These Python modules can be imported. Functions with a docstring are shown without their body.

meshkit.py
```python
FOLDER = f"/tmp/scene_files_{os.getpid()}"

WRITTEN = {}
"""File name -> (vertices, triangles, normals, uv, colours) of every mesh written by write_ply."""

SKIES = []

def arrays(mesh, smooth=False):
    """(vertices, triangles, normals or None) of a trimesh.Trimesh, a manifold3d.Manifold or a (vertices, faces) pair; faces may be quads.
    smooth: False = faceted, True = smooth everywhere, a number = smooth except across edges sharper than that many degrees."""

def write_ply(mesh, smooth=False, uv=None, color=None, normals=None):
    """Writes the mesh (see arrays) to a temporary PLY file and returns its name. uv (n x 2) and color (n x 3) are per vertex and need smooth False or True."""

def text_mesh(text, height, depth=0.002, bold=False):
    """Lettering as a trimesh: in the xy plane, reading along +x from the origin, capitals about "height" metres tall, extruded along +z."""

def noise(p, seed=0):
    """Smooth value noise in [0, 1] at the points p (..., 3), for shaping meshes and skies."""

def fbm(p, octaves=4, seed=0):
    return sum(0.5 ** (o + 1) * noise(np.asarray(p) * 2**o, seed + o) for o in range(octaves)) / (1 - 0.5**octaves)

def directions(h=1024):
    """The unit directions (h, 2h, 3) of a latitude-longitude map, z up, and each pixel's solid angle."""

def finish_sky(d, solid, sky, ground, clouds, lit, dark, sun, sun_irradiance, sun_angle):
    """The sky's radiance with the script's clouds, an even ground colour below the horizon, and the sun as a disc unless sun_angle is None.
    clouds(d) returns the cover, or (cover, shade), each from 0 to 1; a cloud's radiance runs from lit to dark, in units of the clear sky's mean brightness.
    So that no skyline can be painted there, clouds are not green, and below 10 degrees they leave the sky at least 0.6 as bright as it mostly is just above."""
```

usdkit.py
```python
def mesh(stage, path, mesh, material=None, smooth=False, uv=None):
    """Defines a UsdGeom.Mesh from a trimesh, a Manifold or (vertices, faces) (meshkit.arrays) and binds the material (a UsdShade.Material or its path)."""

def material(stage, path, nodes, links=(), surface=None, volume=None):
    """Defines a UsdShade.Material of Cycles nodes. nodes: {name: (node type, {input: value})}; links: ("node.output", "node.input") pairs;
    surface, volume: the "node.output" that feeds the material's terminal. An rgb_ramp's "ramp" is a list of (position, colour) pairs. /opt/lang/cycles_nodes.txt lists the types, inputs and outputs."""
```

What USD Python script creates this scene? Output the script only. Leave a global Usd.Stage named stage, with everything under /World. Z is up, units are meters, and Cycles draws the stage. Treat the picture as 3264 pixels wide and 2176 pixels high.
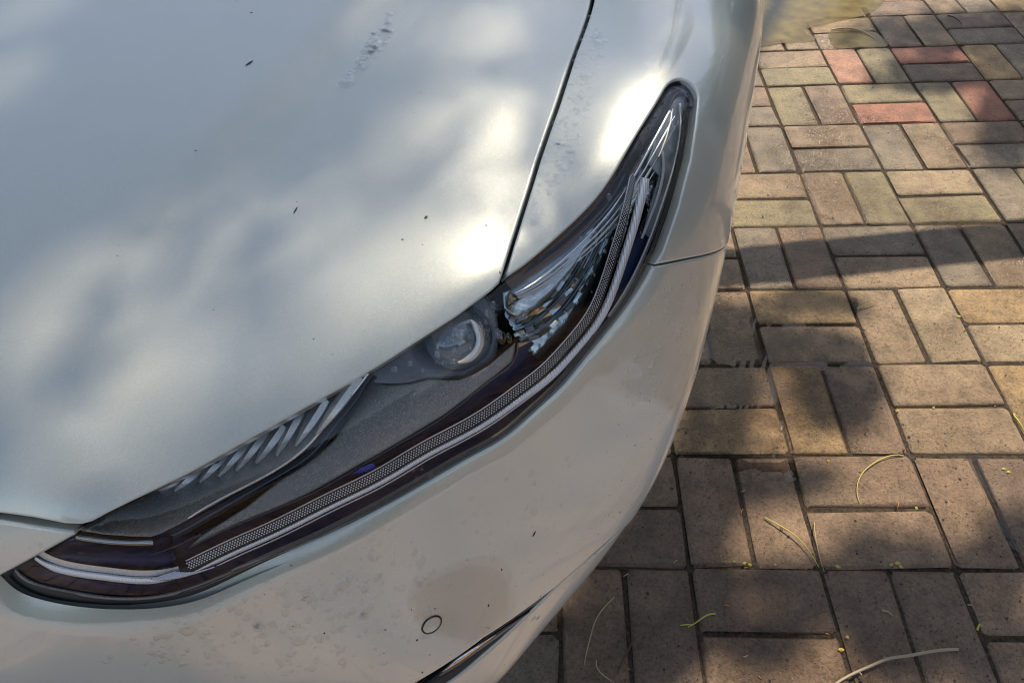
import math, random, numpy as np, trimesh, shapely, usdkit, meshkit
from shapely.geometry import Polygon, LineString, Point
from scipy.interpolate import RBFInterpolator, RectBivariateSpline, splprep, splev
from scipy.spatial import Delaunay
from scipy.spatial.transform import Rotation
from pxr import Usd, UsdGeom, UsdLux, UsdShade, Gf, Sdf, Vt

stage = Usd.Stage.CreateInMemory()
UsdGeom.SetStageUpAxis(stage, 'Z'); UsdGeom.SetStageMetersPerUnit(stage, 1.0)
UsdGeom.Xform.Define(stage, '/World'); UsdGeom.Scope.Define(stage, '/World/Looks')
rng = np.random.default_rng(7); random.seed(7)

# ---------------------------------------------------------------- camera, sky, sun, exposure
FOC = 2237.56                                   # focal length in pixels of the 3264 x 2176 photograph
ROT = Rotation.from_rotvec([2.43109559, .0143904048, -.0715072913]).as_matrix()   # rows: right, down, forward
EYE = np.array([-.82199, -2.07987, 1.07614])
EXPOSURE = 0.72
SUN_AZ, SUN_EL = math.radians(30), math.radians(53)
SUN = np.array([math.sin(SUN_AZ)*math.cos(SUN_EL), math.cos(SUN_AZ)*math.cos(SUN_EL), math.sin(SUN_EL)])
cam = UsdGeom.Camera.Define(stage, '/World/camera')
cam.CreateFocalLengthAttr(36.0*FOC/3264); cam.CreateHorizontalApertureAttr(36.0); cam.CreateVerticalApertureAttr(36.0*682/1024)
cam.CreateClippingRangeAttr(Gf.Vec2f(.02, 500)); cam.CreateExposureAttr(EXPOSURE)
m4 = np.eye(4); m4[0, :3], m4[1, :3], m4[2, :3], m4[3, :3] = ROT[0], -ROT[1], -ROT[2], EYE
cam.AddTransformOp().Set(Gf.Matrix4d(*m4.ravel().tolist()))

dome = UsdLux.DomeLight.Define(stage, '/World/sky')
dome.GetPrim().SetCustomDataByKey('kind', 'structure')
skym = usdkit.material(stage, '/World/Looks/sky', {
    's': ('sky_texture', dict(sky_type='single_scattering', sun_disc=False, sun_elevation=SUN_EL, sun_rotation=math.atan2(SUN[0], SUN[1]), aerosol_density=.7)),
    'h': ('hsv', dict(saturation=.72)), 'b': ('background_shader', dict(strength=.115))}, [('s.color', 'h.color'), ('h.color', 'b.color')], surface='b.background')
UsdShade.MaterialBindingAPI.Apply(dome.GetPrim()).Bind(skym)
sun = UsdLux.DistantLight.Define(stage, '/World/sun')
sun.CreateIntensityAttr(1.02); sun.CreateAngleAttr(.53); sun.CreateColorAttr(Gf.Vec3f(1, .89, .72)); sun.GetPrim().CreateAttribute('inputs:normalize', Sdf.ValueTypeNames.Bool).Set(True)
zz = SUN; xx = np.cross([0, 0, 1], zz); xx /= np.linalg.norm(xx); yy = np.cross(zz, xx)
m4 = np.eye(4); m4[0, :3], m4[1, :3], m4[2, :3] = xx, yy, zz
sun.AddTransformOp().Set(Gf.Matrix4d(*m4.ravel().tolist()))

# ---------------------------------------------------------------- helpers
used, OFF = {}, {}
def numbered(path):
    k = used.get(path, -1) + 1; used[path] = k
    return path if k == 0 else f'{path}_{k:03d}'
def tag(prim, label=None, cat=None, group=None, kind=None):
    prim = prim.GetPrim()
    for k, v in (('label', label), ('category', cat), ('group', group), ('kind', kind)):
        if v: prim.SetCustomDataByKey(k, v)
    return prim
def thing(name, label=None, cat=None, loc=(0, 0, 0), group=None, kind=None):
    x = UsdGeom.Xform.Define(stage, numbered('/World/' + name)); x.AddTranslateOp().Set(Gf.Vec3d(*map(float, loc)))
    if any(loc): OFF[str(x.GetPath())] = np.array(loc, float)
    return tag(x, label, cat, group, kind)
def part(parent, name, mesh, mat, smooth=35, label=None, kind=None):
    if parent:
        o = OFF.get('/'.join(str(parent.GetPath()).split('/')[:3]))
        if o is not None: mesh = mesh.copy(); mesh.apply_translation(-o)
    p = numbered(str(parent.GetPath()) + '/' + name) if parent else numbered('/World/' + name)
    o = usdkit.mesh(stage, p, mesh, mat, smooth=smooth)
    return tag(o, label=label, kind=kind)
cat3 = trimesh.util.concatenate
def TM(v, f): return trimesh.Trimesh(np.asarray(v, float), np.asarray(f, int), process=False)

def rays(p):
    p = np.atleast_2d(np.asarray(p, float))
    return np.c_[(p[:, 0]-1632)/FOC, (p[:, 1]-1088)/FOC, np.ones(len(p))] @ ROT
def project(X):
    d = (np.atleast_2d(X)-EYE) @ ROT.T
    return np.c_[FOC*d[:, 0]/d[:, 2]+1632, FOC*d[:, 1]/d[:, 2]+1088]
def ground(p, z=0.0):
    r = rays(p); return EYE + r*((z-EYE[2])/r[:, 2])[:, None]

NHOOD=30
CTL="""0,0,-1.4012,-1.3382,0.7748;0,350,-1.3290,-1.5089,0.7466;0,700,-1.2770,-1.6373,0.7216;0,1050,-1.2371,-1.7397,0.6994;0,1400,-1.2050,-1.8244,0.6793;400,0,-1.2612,-1.3466,0.7735;400,350,-1.2076,-1.5135,0.7458;400,700,-1.1688,-1.6398,0.7211;400,1050,-1.1389,-1.7408,0.6991;400,1400,-1.1149,-1.8245,0.6793;800,0,-1.1257,-1.3548,0.7723;800,350,-1.0896,-1.5180,0.7450;800,700,-1.0633,-1.6422,0.7206;800,1050,-1.0430,-1.7418,0.6989;1200,0,-0.9946,-1.3626,0.7711;1200,350,-0.9749,-1.5221,0.7440;1200,700,-0.9605,-1.6440,0.7197;1600,0,-0.8683,-1.3598,0.7654;1600,350,-0.8637,-1.5184,0.7384;1600,700,-0.8604,-1.6402,0.7142;1904,0,-0.7716,-1.3448,0.7555;1853,139,-0.7903,-1.4185,0.7469;1790,298,-0.8105,-1.4917,0.7372;1721,527,-0.8301,-1.5807,0.7230;1651,736,-0.8475,-1.6503,0.7108;1610,890,-0.8566,-1.6958,0.7020;1300,1105,-0.9252,-1.7555,0.6938;951,1309,-0.9970,-1.8045,0.6842;645,1477,-1.0568,-1.8411,0.6752;150,1600,-1.1568,-1.8667,0.6688;10,1833,-1.2251,-1.8857,0.5920;204,1908,-1.1760,-1.8998,0.5850;476,1934,-1.1133,-1.9031,0.5800;757,1840,-1.0546,-1.8808,0.5800;1012,1738,-0.9999,-1.8554,0.5800;1300,1590,-0.9351,-1.8179,0.5830;1510,1463,-0.8850,-1.7849,0.5880;1714,1320,-0.8335,-1.7476,0.5970;1857,1170,-0.7955,-1.7078,0.6090;1947,1061,-0.7706,-1.6792,0.6200;2087,846,-0.7301,-1.6225,0.6450;2163,659,-0.7070,-1.5755,0.6720;2202,506,-0.6939,-1.5349,0.6940;2224,310,-0.6833,-1.4753,0.7200;400,1770,-1.1125,-1.8872,0.6320;1350,1320,-0.9169,-1.7840,0.6500;1700,1000,-0.8359,-1.6995,0.6670;1900,760,-0.7842,-1.6370,0.6900;2080,480,-0.7339,-1.5618,0.7220;1760,760,-0.8204,-1.6545,0.7060;1900,620,-0.7848,-1.6205,0.7220;2042,400,-0.7440,-1.5466,0.7370;2163,245,-0.7023,-1.4682,0.7370;2100,0,-0.7114,-1.3600,0.7600;2260,0,-0.6565,-1.3367,0.7480;2310,200,-0.6511,-1.4243,0.7260;2280,450,-0.6679,-1.5082,0.6940;2250,650,-0.6783,-1.5572,0.6600;2436,0,-0.5561,-1.2339,0.6984;2408,250,-0.5897,-1.3704,0.6765;2380,458,-0.6107,-1.4566,0.6534;2345,652,-0.6291,-1.5226,0.6282;2311,819,-0.6421,-1.5655,0.5982;2276,971,-0.6536,-1.6011,0.5682;2234,1152,-0.6664,-1.6402,0.5281;2200,1249,-0.6774,-1.6590,0.5032;2151,1388,-0.6903,-1.6845,0.4631;2109,1499,-0.7011,-1.7052,0.4274;200,2030,-1.1960,-1.9125,0.5400;0,1960,-1.2462,-1.9001,0.5500;0,2176,-1.2817,-1.9280,0.4700;400,2176,-1.1834,-1.9224,0.4550;700,2176,-1.1091,-1.9172,0.4400;800,1960,-1.0629,-1.8872,0.5200;1050,2000,-1.0069,-1.8862,0.4900;1300,2150,-0.9556,-1.8958,0.3950;1300,1800,-0.9441,-1.8404,0.5100;1600,1620,-0.8670,-1.7854,0.5050;1544,2032,-0.8900,-1.8524,0.3650;1800,1600,-0.8103,-1.7579,0.4650;1700,1850,-0.8419,-1.8026,0.3850;1850,1400,-0.7951,-1.7161,0.5100;2000,1200,-0.7493,-1.6647,0.5400;2000,1450,-0.7455,-1.6996,0.4550;2130,1080,-0.7107,-1.6392,0.5650;2180,900,-0.6950,-1.5967,0.5980;1600,2176,-0.8709,-1.8711,0.2611;1690,2059,-0.8435,-1.8345,0.2724;1812,1929,-0.8015,-1.7946,0.2877;1927,1784,-0.7613,-1.7540,0.3182;1998,1679,-0.7377,-1.7311,0.3535;2054,1596,-0.7184,-1.7189,0.3876;0,2500,-1.2500,-1.9300,0.3600;700,2500,-1.0600,-1.9200,0.3350;1200,2450,-0.9700,-1.9000,0.2700;0,2800,-1.2500,-1.9200,0.2000;800,2700,-1.0500,-1.9050,0.2000;-800,1700,-1.5500,-1.9150,0.6750;-800,2100,-1.6000,-1.9550,0.5000;-800,2700,-1.6000,-1.9450,0.2500;-800,1900,-1.5700,-1.9450,0.6000;-800,0,-1.6500,-1.3500,0.7711;-800,800,-1.6000,-1.6500,0.7178;-800,-800,-1.8000,-0.9000,0.8154;400,-800,-1.3000,-0.9000,0.8202;1200,-700,-1.0500,-0.9000,0.8202;1800,-600,-0.8000,-0.9500,0.8030;2460,-300,-0.5493,-1.0131,0.7150;2580,-300,-0.5393,-0.9731,0.6000;2200,-300,-0.6600,-1.0900,0.7850;2000,-300,-0.7600,-1.1200,0.8000;2545,12,-0.5491,-1.1715,0.6724;2675,27,-0.5631,-1.0901,0.6417;2517,263,-0.5828,-1.3107,0.6450;2646,279,-0.5969,-1.2326,0.6073;2489,475,-0.6041,-1.3995,0.6173;2617,495,-0.6184,-1.3240,0.5742;2453,673,-0.6231,-1.4683,0.5879;2581,697,-0.6380,-1.3959,0.5399;2419,842,-0.6369,-1.5140,0.5542;2546,870,-0.6526,-1.4447,0.5019;2383,996,-0.6493,-1.5525,0.5210;2510,1025,-0.6661,-1.4867,0.4647;2340,1181,-0.6633,-1.5952,0.4774;2466,1215,-0.6813,-1.5333,0.4172;2304,1285,-0.6751,-1.6155,0.4510;2426,1329,-0.6936,-1.5545,0.3899;2254,1426,-0.6895,-1.6442,0.4083;2377,1470,-0.7098,-1.5871,0.3441;2209,1545,-0.7011,-1.6669,0.3713;2327,1600,-0.7219,-1.6109,0.3066;2148,1654,-0.7196,-1.6820,0.3307;2258,1722,-0.7404,-1.6260,0.2663;2089,1741,-0.7393,-1.7100,0.3187;2197,1813,-0.7526,-1.6774,0.2796;2015,1850,-0.7640,-1.7343,0.2828;2120,1927,-0.7783,-1.7031,0.2431;1895,2001,-0.8059,-1.7769,0.2515;1994,2086,-0.8219,-1.7476,0.2113;1773,2131,-0.8500,-1.8188,0.2355;1872,2215,-0.8688,-1.7921,0.1944;1687,2243,-0.8791,-1.8575,0.2235;1790,2322,-0.9006,-1.8338,0.1813"""
# ---------------------------------------------------------------- the car's outer skin: a smooth sheet through measured points
ctl = np.array([list(map(float, r.split(','))) for r in CTL.split(';')])
CA, CB = ctl[:, :2], ctl[:, 2:]
lam = np.full(len(CA), 2e-2); lam[:NHOOD] *= .05
skin = RBFInterpolator(CA/1000, CB, kernel='cubic', smoothing=lam)
def S(q):
    q = np.atleast_2d(q)/1000
    return np.vstack([skin(c) for c in np.array_split(q, max(1, len(q)//4000))])
def frame(q, h=2.0):
    q = np.atleast_2d(np.asarray(q, float)); n = len(q)
    X = S(np.vstack([q, q+[h, 0], q-[h, 0], q+[0, h], q-[0, h]]))
    du = (X[n:2*n]-X[2*n:3*n])/(2*h); dv = (X[3*n:4*n]-X[4*n:])/(2*h)
    N = np.cross(dv, du); N /= np.linalg.norm(N, axis=1, keepdims=True)
    return X[:n], N, du, dv
def inv(p, it=7):
    p = np.atleast_2d(np.asarray(p, float)); q = p.copy(); h = 3.0
    for _ in range(it):
        n = len(q); P = project(S(np.vstack([q, q+[h, 0], q+[0, h]])))
        e = p-P[:n]; a = (P[n:2*n]-P[:n])/h; b = (P[2*n:]-P[:n])/h
        det = a[:, 0]*b[:, 1]-a[:, 1]*b[:, 0]; det = np.where(np.abs(det) < .08, .08*np.sign(det+1e-9), det)
        d = np.c_[(e[:, 0]*b[:, 1]-e[:, 1]*b[:, 0])/det, (a[:, 0]*e[:, 1]-a[:, 1]*e[:, 0])/det]
        L = np.linalg.norm(d, axis=1, keepdims=True); q = q+d*np.minimum(1, 60/np.maximum(L, 1e-9))
    return q
GXS, GYS = np.arange(-280, 2421, 40.), np.arange(-280, 2241, 40.)
gx, gy = np.meshgrid(GXS, GYS)
_q = inv(np.c_[gx.ravel(), gy.ravel()], 6); _X = S(_q)
_t = ((_X-EYE) @ ROT.T)[:, 2].reshape(gx.shape)
tskin = RectBivariateSpline(GYS, GXS, _t, kx=3, ky=3)
def lift(p, delta=0.0):
    """the point of the skin behind photograph pixel p, moved delta metres further in along the line of sight"""
    p = np.atleast_2d(np.asarray(p, float)); r = rays(p); L = np.linalg.norm(r, axis=1)
    return EYE + r*(tskin.ev(p[:, 1], p[:, 0])+np.asarray(delta)/L)[:, None]

def smooth_line(pts, step=10, closed=False, s=0):
    pts = np.asarray(pts, float)
    tck, u = splprep(pts.T, s=s, k=min(3, len(pts)-1), per=closed)
    fine = np.array(splev(np.linspace(0, 1, 600), tck)).T
    L = np.r_[0, np.cumsum(np.linalg.norm(np.diff(fine, axis=0), axis=1))]
    n = max(3, int(L[-1]/step)+1); l = np.linspace(0, L[-1], n)
    return np.c_[np.interp(l, L, fine[:, 0]), np.interp(l, L, fine[:, 1])]
def resample(pts, step, closed=True):
    pts = np.asarray(pts, float)
    if closed: pts = np.vstack([pts, pts[:1]])
    out = []
    for a, b in zip(pts[:-1], pts[1:]):
        n = max(1, int(round(np.linalg.norm(b-a)/step)))
        out += [a+(b-a)*k/n for k in range(n)]
    if not closed: out.append(pts[-1])
    return np.array(out)
def tri_poly(poly, step=24, rings=(), bstep=10):
    """triangles over a flat polygon: (points, faces, number of boundary points, distance of each point from the boundary)"""
    poly = shapely.geometry.polygon.orient(poly if poly.is_valid else max(getattr(poly.buffer(0), 'geoms', [poly.buffer(0)]), key=lambda g: g.area))
    b = resample(np.array(poly.exterior.coords)[:-1], bstep); nb = len(b); pts = [b]
    for r in rings:
        inner = poly.buffer(-r)
        for g in getattr(inner, 'geoms', [inner]):
            if not g.is_empty: pts.append(resample(np.array(g.exterior.coords)[:-1], bstep))
    x0, y0, x1, y1 = poly.bounds
    gx, gy = np.meshgrid(np.arange(x0, x1, step), np.arange(y0, y1, step)); gx[1::2] += step/2
    core = poly.buffer(-(max(rings) if rings else 0)-step*.45)
    g = np.c_[gx.ravel(), gy.ravel()]; pts.append(g[shapely.contains_xy(core, g[:, 0], g[:, 1])])
    P = np.vstack(pts); jig = P+rng.normal(0, 1e-4, P.shape)
    T = Delaunay(jig).simplices; c = P[T].mean(1)
    T = T[shapely.contains_xy(poly, c[:, 0], c[:, 1])]
    a = P[T]; cr = (a[:, 1, 0]-a[:, 0, 0])*(a[:, 2, 1]-a[:, 0, 1])-(a[:, 1, 1]-a[:, 0, 1])*(a[:, 2, 0]-a[:, 0, 0])
    T = np.where((cr > 0)[:, None], T, T[:, ::-1])[np.abs(cr) > 1e-6]
    return P, T, nb, shapely.distance(shapely.points(P), poly.exterior)
def close_down(V, W, T, nb):
    """adds a skirt of the boundary points W below the sheet V"""
    n = len(V); i = np.arange(nb); j = (i+1) % nb
    side = np.vstack([np.c_[i, n+i, n+j], np.c_[i, n+j, j]])
    return TM(np.vstack([V, W]), np.vstack([T[:, ::-1], side[:, ::-1]]))
MPP = .00024                                     # metres per domain unit on the skin
def crease_drop(q):
    a, b = np.array([1128., 0]), np.array([430., 705.]); t = (b-a)/np.linalg.norm(b-a); n = np.array([-t[1], t[0]])*-1
    if n[0] < 0: n = -n
    d = (q-a) @ n; s = (q-a) @ t; w = 14.
    sp = w*np.log1p(np.exp(np.clip(d/w, -40, 40)))
    return .0072*(sp/190)*np.exp(1-sp/190)*np.clip((1500-s)/900, 0, 1)**1.5
def panel(poly, r=10, thick=.012, step=24, extra=None, sink=0.0):
    """a sheet-metal panel: the skin cut along poly (domain), its edge rolled under with radius r"""
    rr = [r*k for k in (.06, .2, .45, .8, 1.3)]
    P, T, nb, d = tri_poly(poly, step, rr)
    drop = (r-np.sqrt(np.maximum(0, r*r-np.maximum(0, r-d)**2)))*MPP
    if extra: drop = drop+extra(P)
    X, N, _, _ = frame(P)
    V = X-N*(drop+sink)[:, None]
    return close_down(V, X[:nb]-N[:nb]*(drop[:nb]+sink+thick)[:, None], T, nb)
def patch(px, delta=.012, thick=.004, step=22, r=0, bstep=9, dfun=None):
    """a plate behind the lens: outline in photograph pixels, lifted to its own depth, with thickness"""
    poly = Polygon(px)
    P, T, nb, d = tri_poly(poly, step, [r*k for k in (.1, .4, 1)] if r else (), bstep)
    dl = np.full(len(P), float(delta))
    if dfun: dl = dl+dfun(P)
    if r: dl = dl+(r-np.sqrt(np.maximum(0, r*r-np.maximum(0, r-d)**2)))*MPP
    V = lift(P, dl)
    return close_down(V, lift(P[:nb], dl[:nb]+thick), T, nb)
def ribbon(line, width, delta, prof=((-1, .004), (-.8, 0), (.8, 0), (1, .004)), step=10, taper=None):
    """a strip along a line of pixels with the cross-section prof: (offset in half widths, extra depth)"""
    c = smooth_line(line, step); t = np.gradient(c, axis=0); t /= np.linalg.norm(t, axis=1, keepdims=True); n = np.c_[-t[:, 1], t[:, 0]]
    w = width/2*np.ones(len(c)) if taper is None else width/2*np.interp(np.linspace(0, 1, len(c)), *taper)
    dl = np.interp(np.linspace(0, 1, len(c)), np.linspace(0, 1, len(np.atleast_1d(delta))), np.atleast_1d(delta))
    rows = [lift(c+n*(o*w)[:, None], dl+e) for o, e in prof]
    k, L = len(prof), len(c); V = np.stack(rows, 1).reshape(-1, 3); F = []
    for i in range(L-1):
        for j in range(k-1):
            a = i*k+j; F += [[a, a+1, a+k+1], [a, a+k+1, a+k]]
    V, F = np.array(V), np.array(F)
    nrm = np.cross(V[F[0, 1]]-V[F[0, 0]], V[F[0, 2]]-V[F[0, 0]])
    if nrm @ (EYE-V[0]) < 0: F = F[:, ::-1]
    return TM(V, F)
def tube(P, r, sides=6, taper=None):
    P = np.asarray(P, float); n = len(P); t = np.gradient(P, axis=0); t /= np.linalg.norm(t, axis=1, keepdims=True)
    rad = r*np.ones(n) if taper is None else r*np.interp(np.linspace(0, 1, n), *taper)
    up = np.array([0, 0, 1.]) if abs(t[0, 2]) < .9 else np.array([1., 0, 0]); V = []
    for i in range(n):
        a = np.cross(t[i], up); a /= np.linalg.norm(a); b = np.cross(a, t[i])
        for k in range(sides):
            th = 2*math.pi*k/sides; V.append(P[i]+rad[i]*(math.cos(th)*a+math.sin(th)*b))
    F = []
    for i in range(n-1):
        for k in range(sides):
            a, b = i*sides+k, i*sides+(k+1) % sides; F += [[a, a+sides, b+sides], [a, b+sides, b]]
    V += [P[0], P[-1]]; c0, c1 = len(V)-2, len(V)-1
    for k in range(sides): F += [[c0, k, (k+1) % sides], [c1, (n-1)*sides+(k+1) % sides, (n-1)*sides+k]]
    return TM(V, np.array(F)[:, ::-1])

# ---------------------------------------------------------------- materials
L = '/World/Looks/'
def mat(name, nodes, links, surface='p.BSDF', **k): return usdkit.material(stage, L+name, nodes, links, surface=surface, **k)
def plain(name, col, rough=.5, **k): return mat(name, {'p': ('principled_bsdf', dict(base_color=col, roughness=rough, **k))}, [])
PAINT = mat('champagne_paint', {
    'g': ('geometry', {}), 'v': ('voronoi_texture', dict(scale=3000.)), 'r': ('rgb_ramp', dict(ramp=[(0, (.47, .472, .41)), (.85, (.545, .545, .478)), (1, (.69, .69, .615))])),
    's': ('separate_color', {}), 'vn': ('vector_math', dict(math_type='subtract', vector2=(.5, .5, .5))), 'vs': ('vector_math', dict(math_type='scale', scale=.08)), 'va': ('vector_math', dict(math_type='add')), 'vz': ('vector_math', dict(math_type='normalize')),
    'd': ('noise_texture', dict(scale=8., detail=9., roughness=.68, distortion=.6)), 'dr': ('map_range', dict(from_min=.35, from_max=.70, to_min=.04, to_max=.08, clamp=True)), 'df': ('map_range', dict(from_min=.47, from_max=.74, to_min=0., to_max=.12, clamp=True)),
    'dm': ('mix_color', dict(b=(.33, .31, .265))), 'e': ('noise_texture', dict(scale=700., detail=2.)), 'eb': ('bump', dict(strength=.04, distance=.0006)),
    'p': ('principled_bsdf', dict(metallic=.40, roughness=.35, coat_weight=1.0, coat_ior=1.7))},
    [('g.position', 'v.vector'), ('v.color', 's.color'), ('s.r', 'r.fac'), ('v.color', 'vn.vector1'), ('vn.vector', 'vs.vector1'), ('vs.vector', 'va.vector1'), ('g.normal', 'va.vector2'), ('va.vector', 'vz.vector1'), ('vz.vector', 'p.normal'),
     ('g.position', 'e.vector'), ('e.fac', 'eb.height'), ('eb.normal', 'p.coat_normal'), ('g.position', 'd.vector'), ('d.fac', 'dr.value'), ('dr.result', 'p.coat_roughness'), ('d.fac', 'df.value'), ('df.result', 'dm.fac'), ('r.color', 'dm.a'), ('dm.result', 'p.base_color')])
BLACK = plain('black_plastic', (.012, .012, .013), .35)
GLOSSBLACK = plain('gloss_black_trim', (.010, .011, .016), .08, coat_weight=1., coat_roughness=.02)
BLUEBLACK = plain('blue_black_trim', (.006, .014, .042), .42, specular_ior_level=.2)
RUBBER = plain('dark_rubber', (.015, .015, .015), .7)
SHADOW = plain('dark_interior', (.006, .006, .006), .9)
CHROME = mat('ribbed_chrome', {'g': ('geometry', {}), 'n': ('noise_texture', dict(scale=420., detail=2.)), 'b': ('bump', dict(strength=.25, distance=.0008)),
    'p': ('principled_bsdf', dict(base_color=(.82, .83, .85), metallic=1., roughness=.14))}, [('g.position', 'n.vector'), ('n.fac', 'b.height'), ('b.normal', 'p.normal')])
MIRROR = mat('reflector_chrome', {'g': ('geometry', {}), 'n': ('noise_texture', dict(scale=60., detail=3., distortion=.8)), 'b': ('bump', dict(strength=.35, distance=.004)),
    'p': ('principled_bsdf', dict(base_color=(.44, .50, .52), metallic=1., roughness=.16))}, [('g.position', 'n.vector'), ('n.fac', 'b.height'), ('b.normal', 'p.normal')])
BLUE = plain('blue_accent', (.008, .025, .20), .2)
SATIN = mat('satin_silver', {'g': ('geometry', {}), 'n': ('noise_texture', dict(scale=900., detail=2.)), 'r': ('rgb_ramp', dict(ramp=[(.3, (.55, .54, .51)), (.7, (.75, .73, .69))])),
    'p': ('principled_bsdf', dict(metallic=.7, roughness=.38))}, [('g.position', 'n.vector'), ('n.fac', 'r.fac'), ('r.color', 'p.base_color')])
BEZEL = mat('sparkling_grey_bezel', {'g': ('geometry', {}), 'v': ('voronoi_texture', dict(scale=2600.)), 's': ('separate_color', {}), 'r': ('rgb_ramp', dict(ramp=[(0, (.13, .125, .115)), (.8, (.23, .22, .20)), (1, (.50, .47, .42))])),
    'p': ('principled_bsdf', dict(metallic=.6, roughness=.45))}, [('g.position', 'v.vector'), ('v.color', 's.color'), ('s.r', 'r.fac'), ('r.color', 'p.base_color')])
FROST = mat('hazy_shroud', {'g': ('geometry', {}), 'n': ('noise_texture', dict(scale=45., detail=4.)), 'r': ('rgb_ramp', dict(ramp=[(.3, (.05, .06, .07)), (.7, (.13, .145, .16))])),
    'p': ('principled_bsdf', dict(roughness=.35, coat_weight=.5))}, [('g.position', 'n.vector'), ('n.fac', 'r.fac'), ('r.color', 'p.base_color')])
LENSGLASS = plain('projector_glass', (.10, .12, .14), .04, coat_weight=1., specular_ior_level=.9, metallic=.3)
def film_mat(name, tint, f0, rough, bump=0):
    """a clear film: mirror reflection by Schlick's law over see-through"""
    n = {'lw': ('layer_weight', dict(blend=.5)), 'pw': ('math', dict(math_type='power', value2=5.)), 'ma': ('math', dict(math_type='multiply_add', value2=1-f0, value3=f0)), 't': ('transparent_bsdf', dict(color=tint)), 'gl': ('glossy_bsdf', dict(color=(1, 1, 1), roughness=rough)), 'm': ('mix_closure', {})}
    l = [('lw.facing', 'pw.value1'), ('pw.value', 'ma.value1'), ('ma.value', 'm.fac'), ('t.BSDF', 'm.closure1'), ('gl.BSDF', 'm.closure2')]
    if bump:
        n.update({'g': ('geometry', {}), 'n': ('noise_texture', dict(scale=35., detail=2.)), 'b': ('bump', dict(strength=bump, distance=.003))}); l += [('g.position', 'n.vector'), ('n.fac', 'b.height'), ('b.normal', 'gl.normal')]
    return mat(name, n, l, surface='m.closure')
CLEAR = film_mat('clear_lens', (.96, .965, .97), .034, .012)
WATER = film_mat('water_film', (.72, .71, .71), .024, .008)
DROP = film_mat('water_drop', (.985, .985, .985), .085, .03)
WET = tuple(ground([(2380, 1200)])[0])
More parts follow.
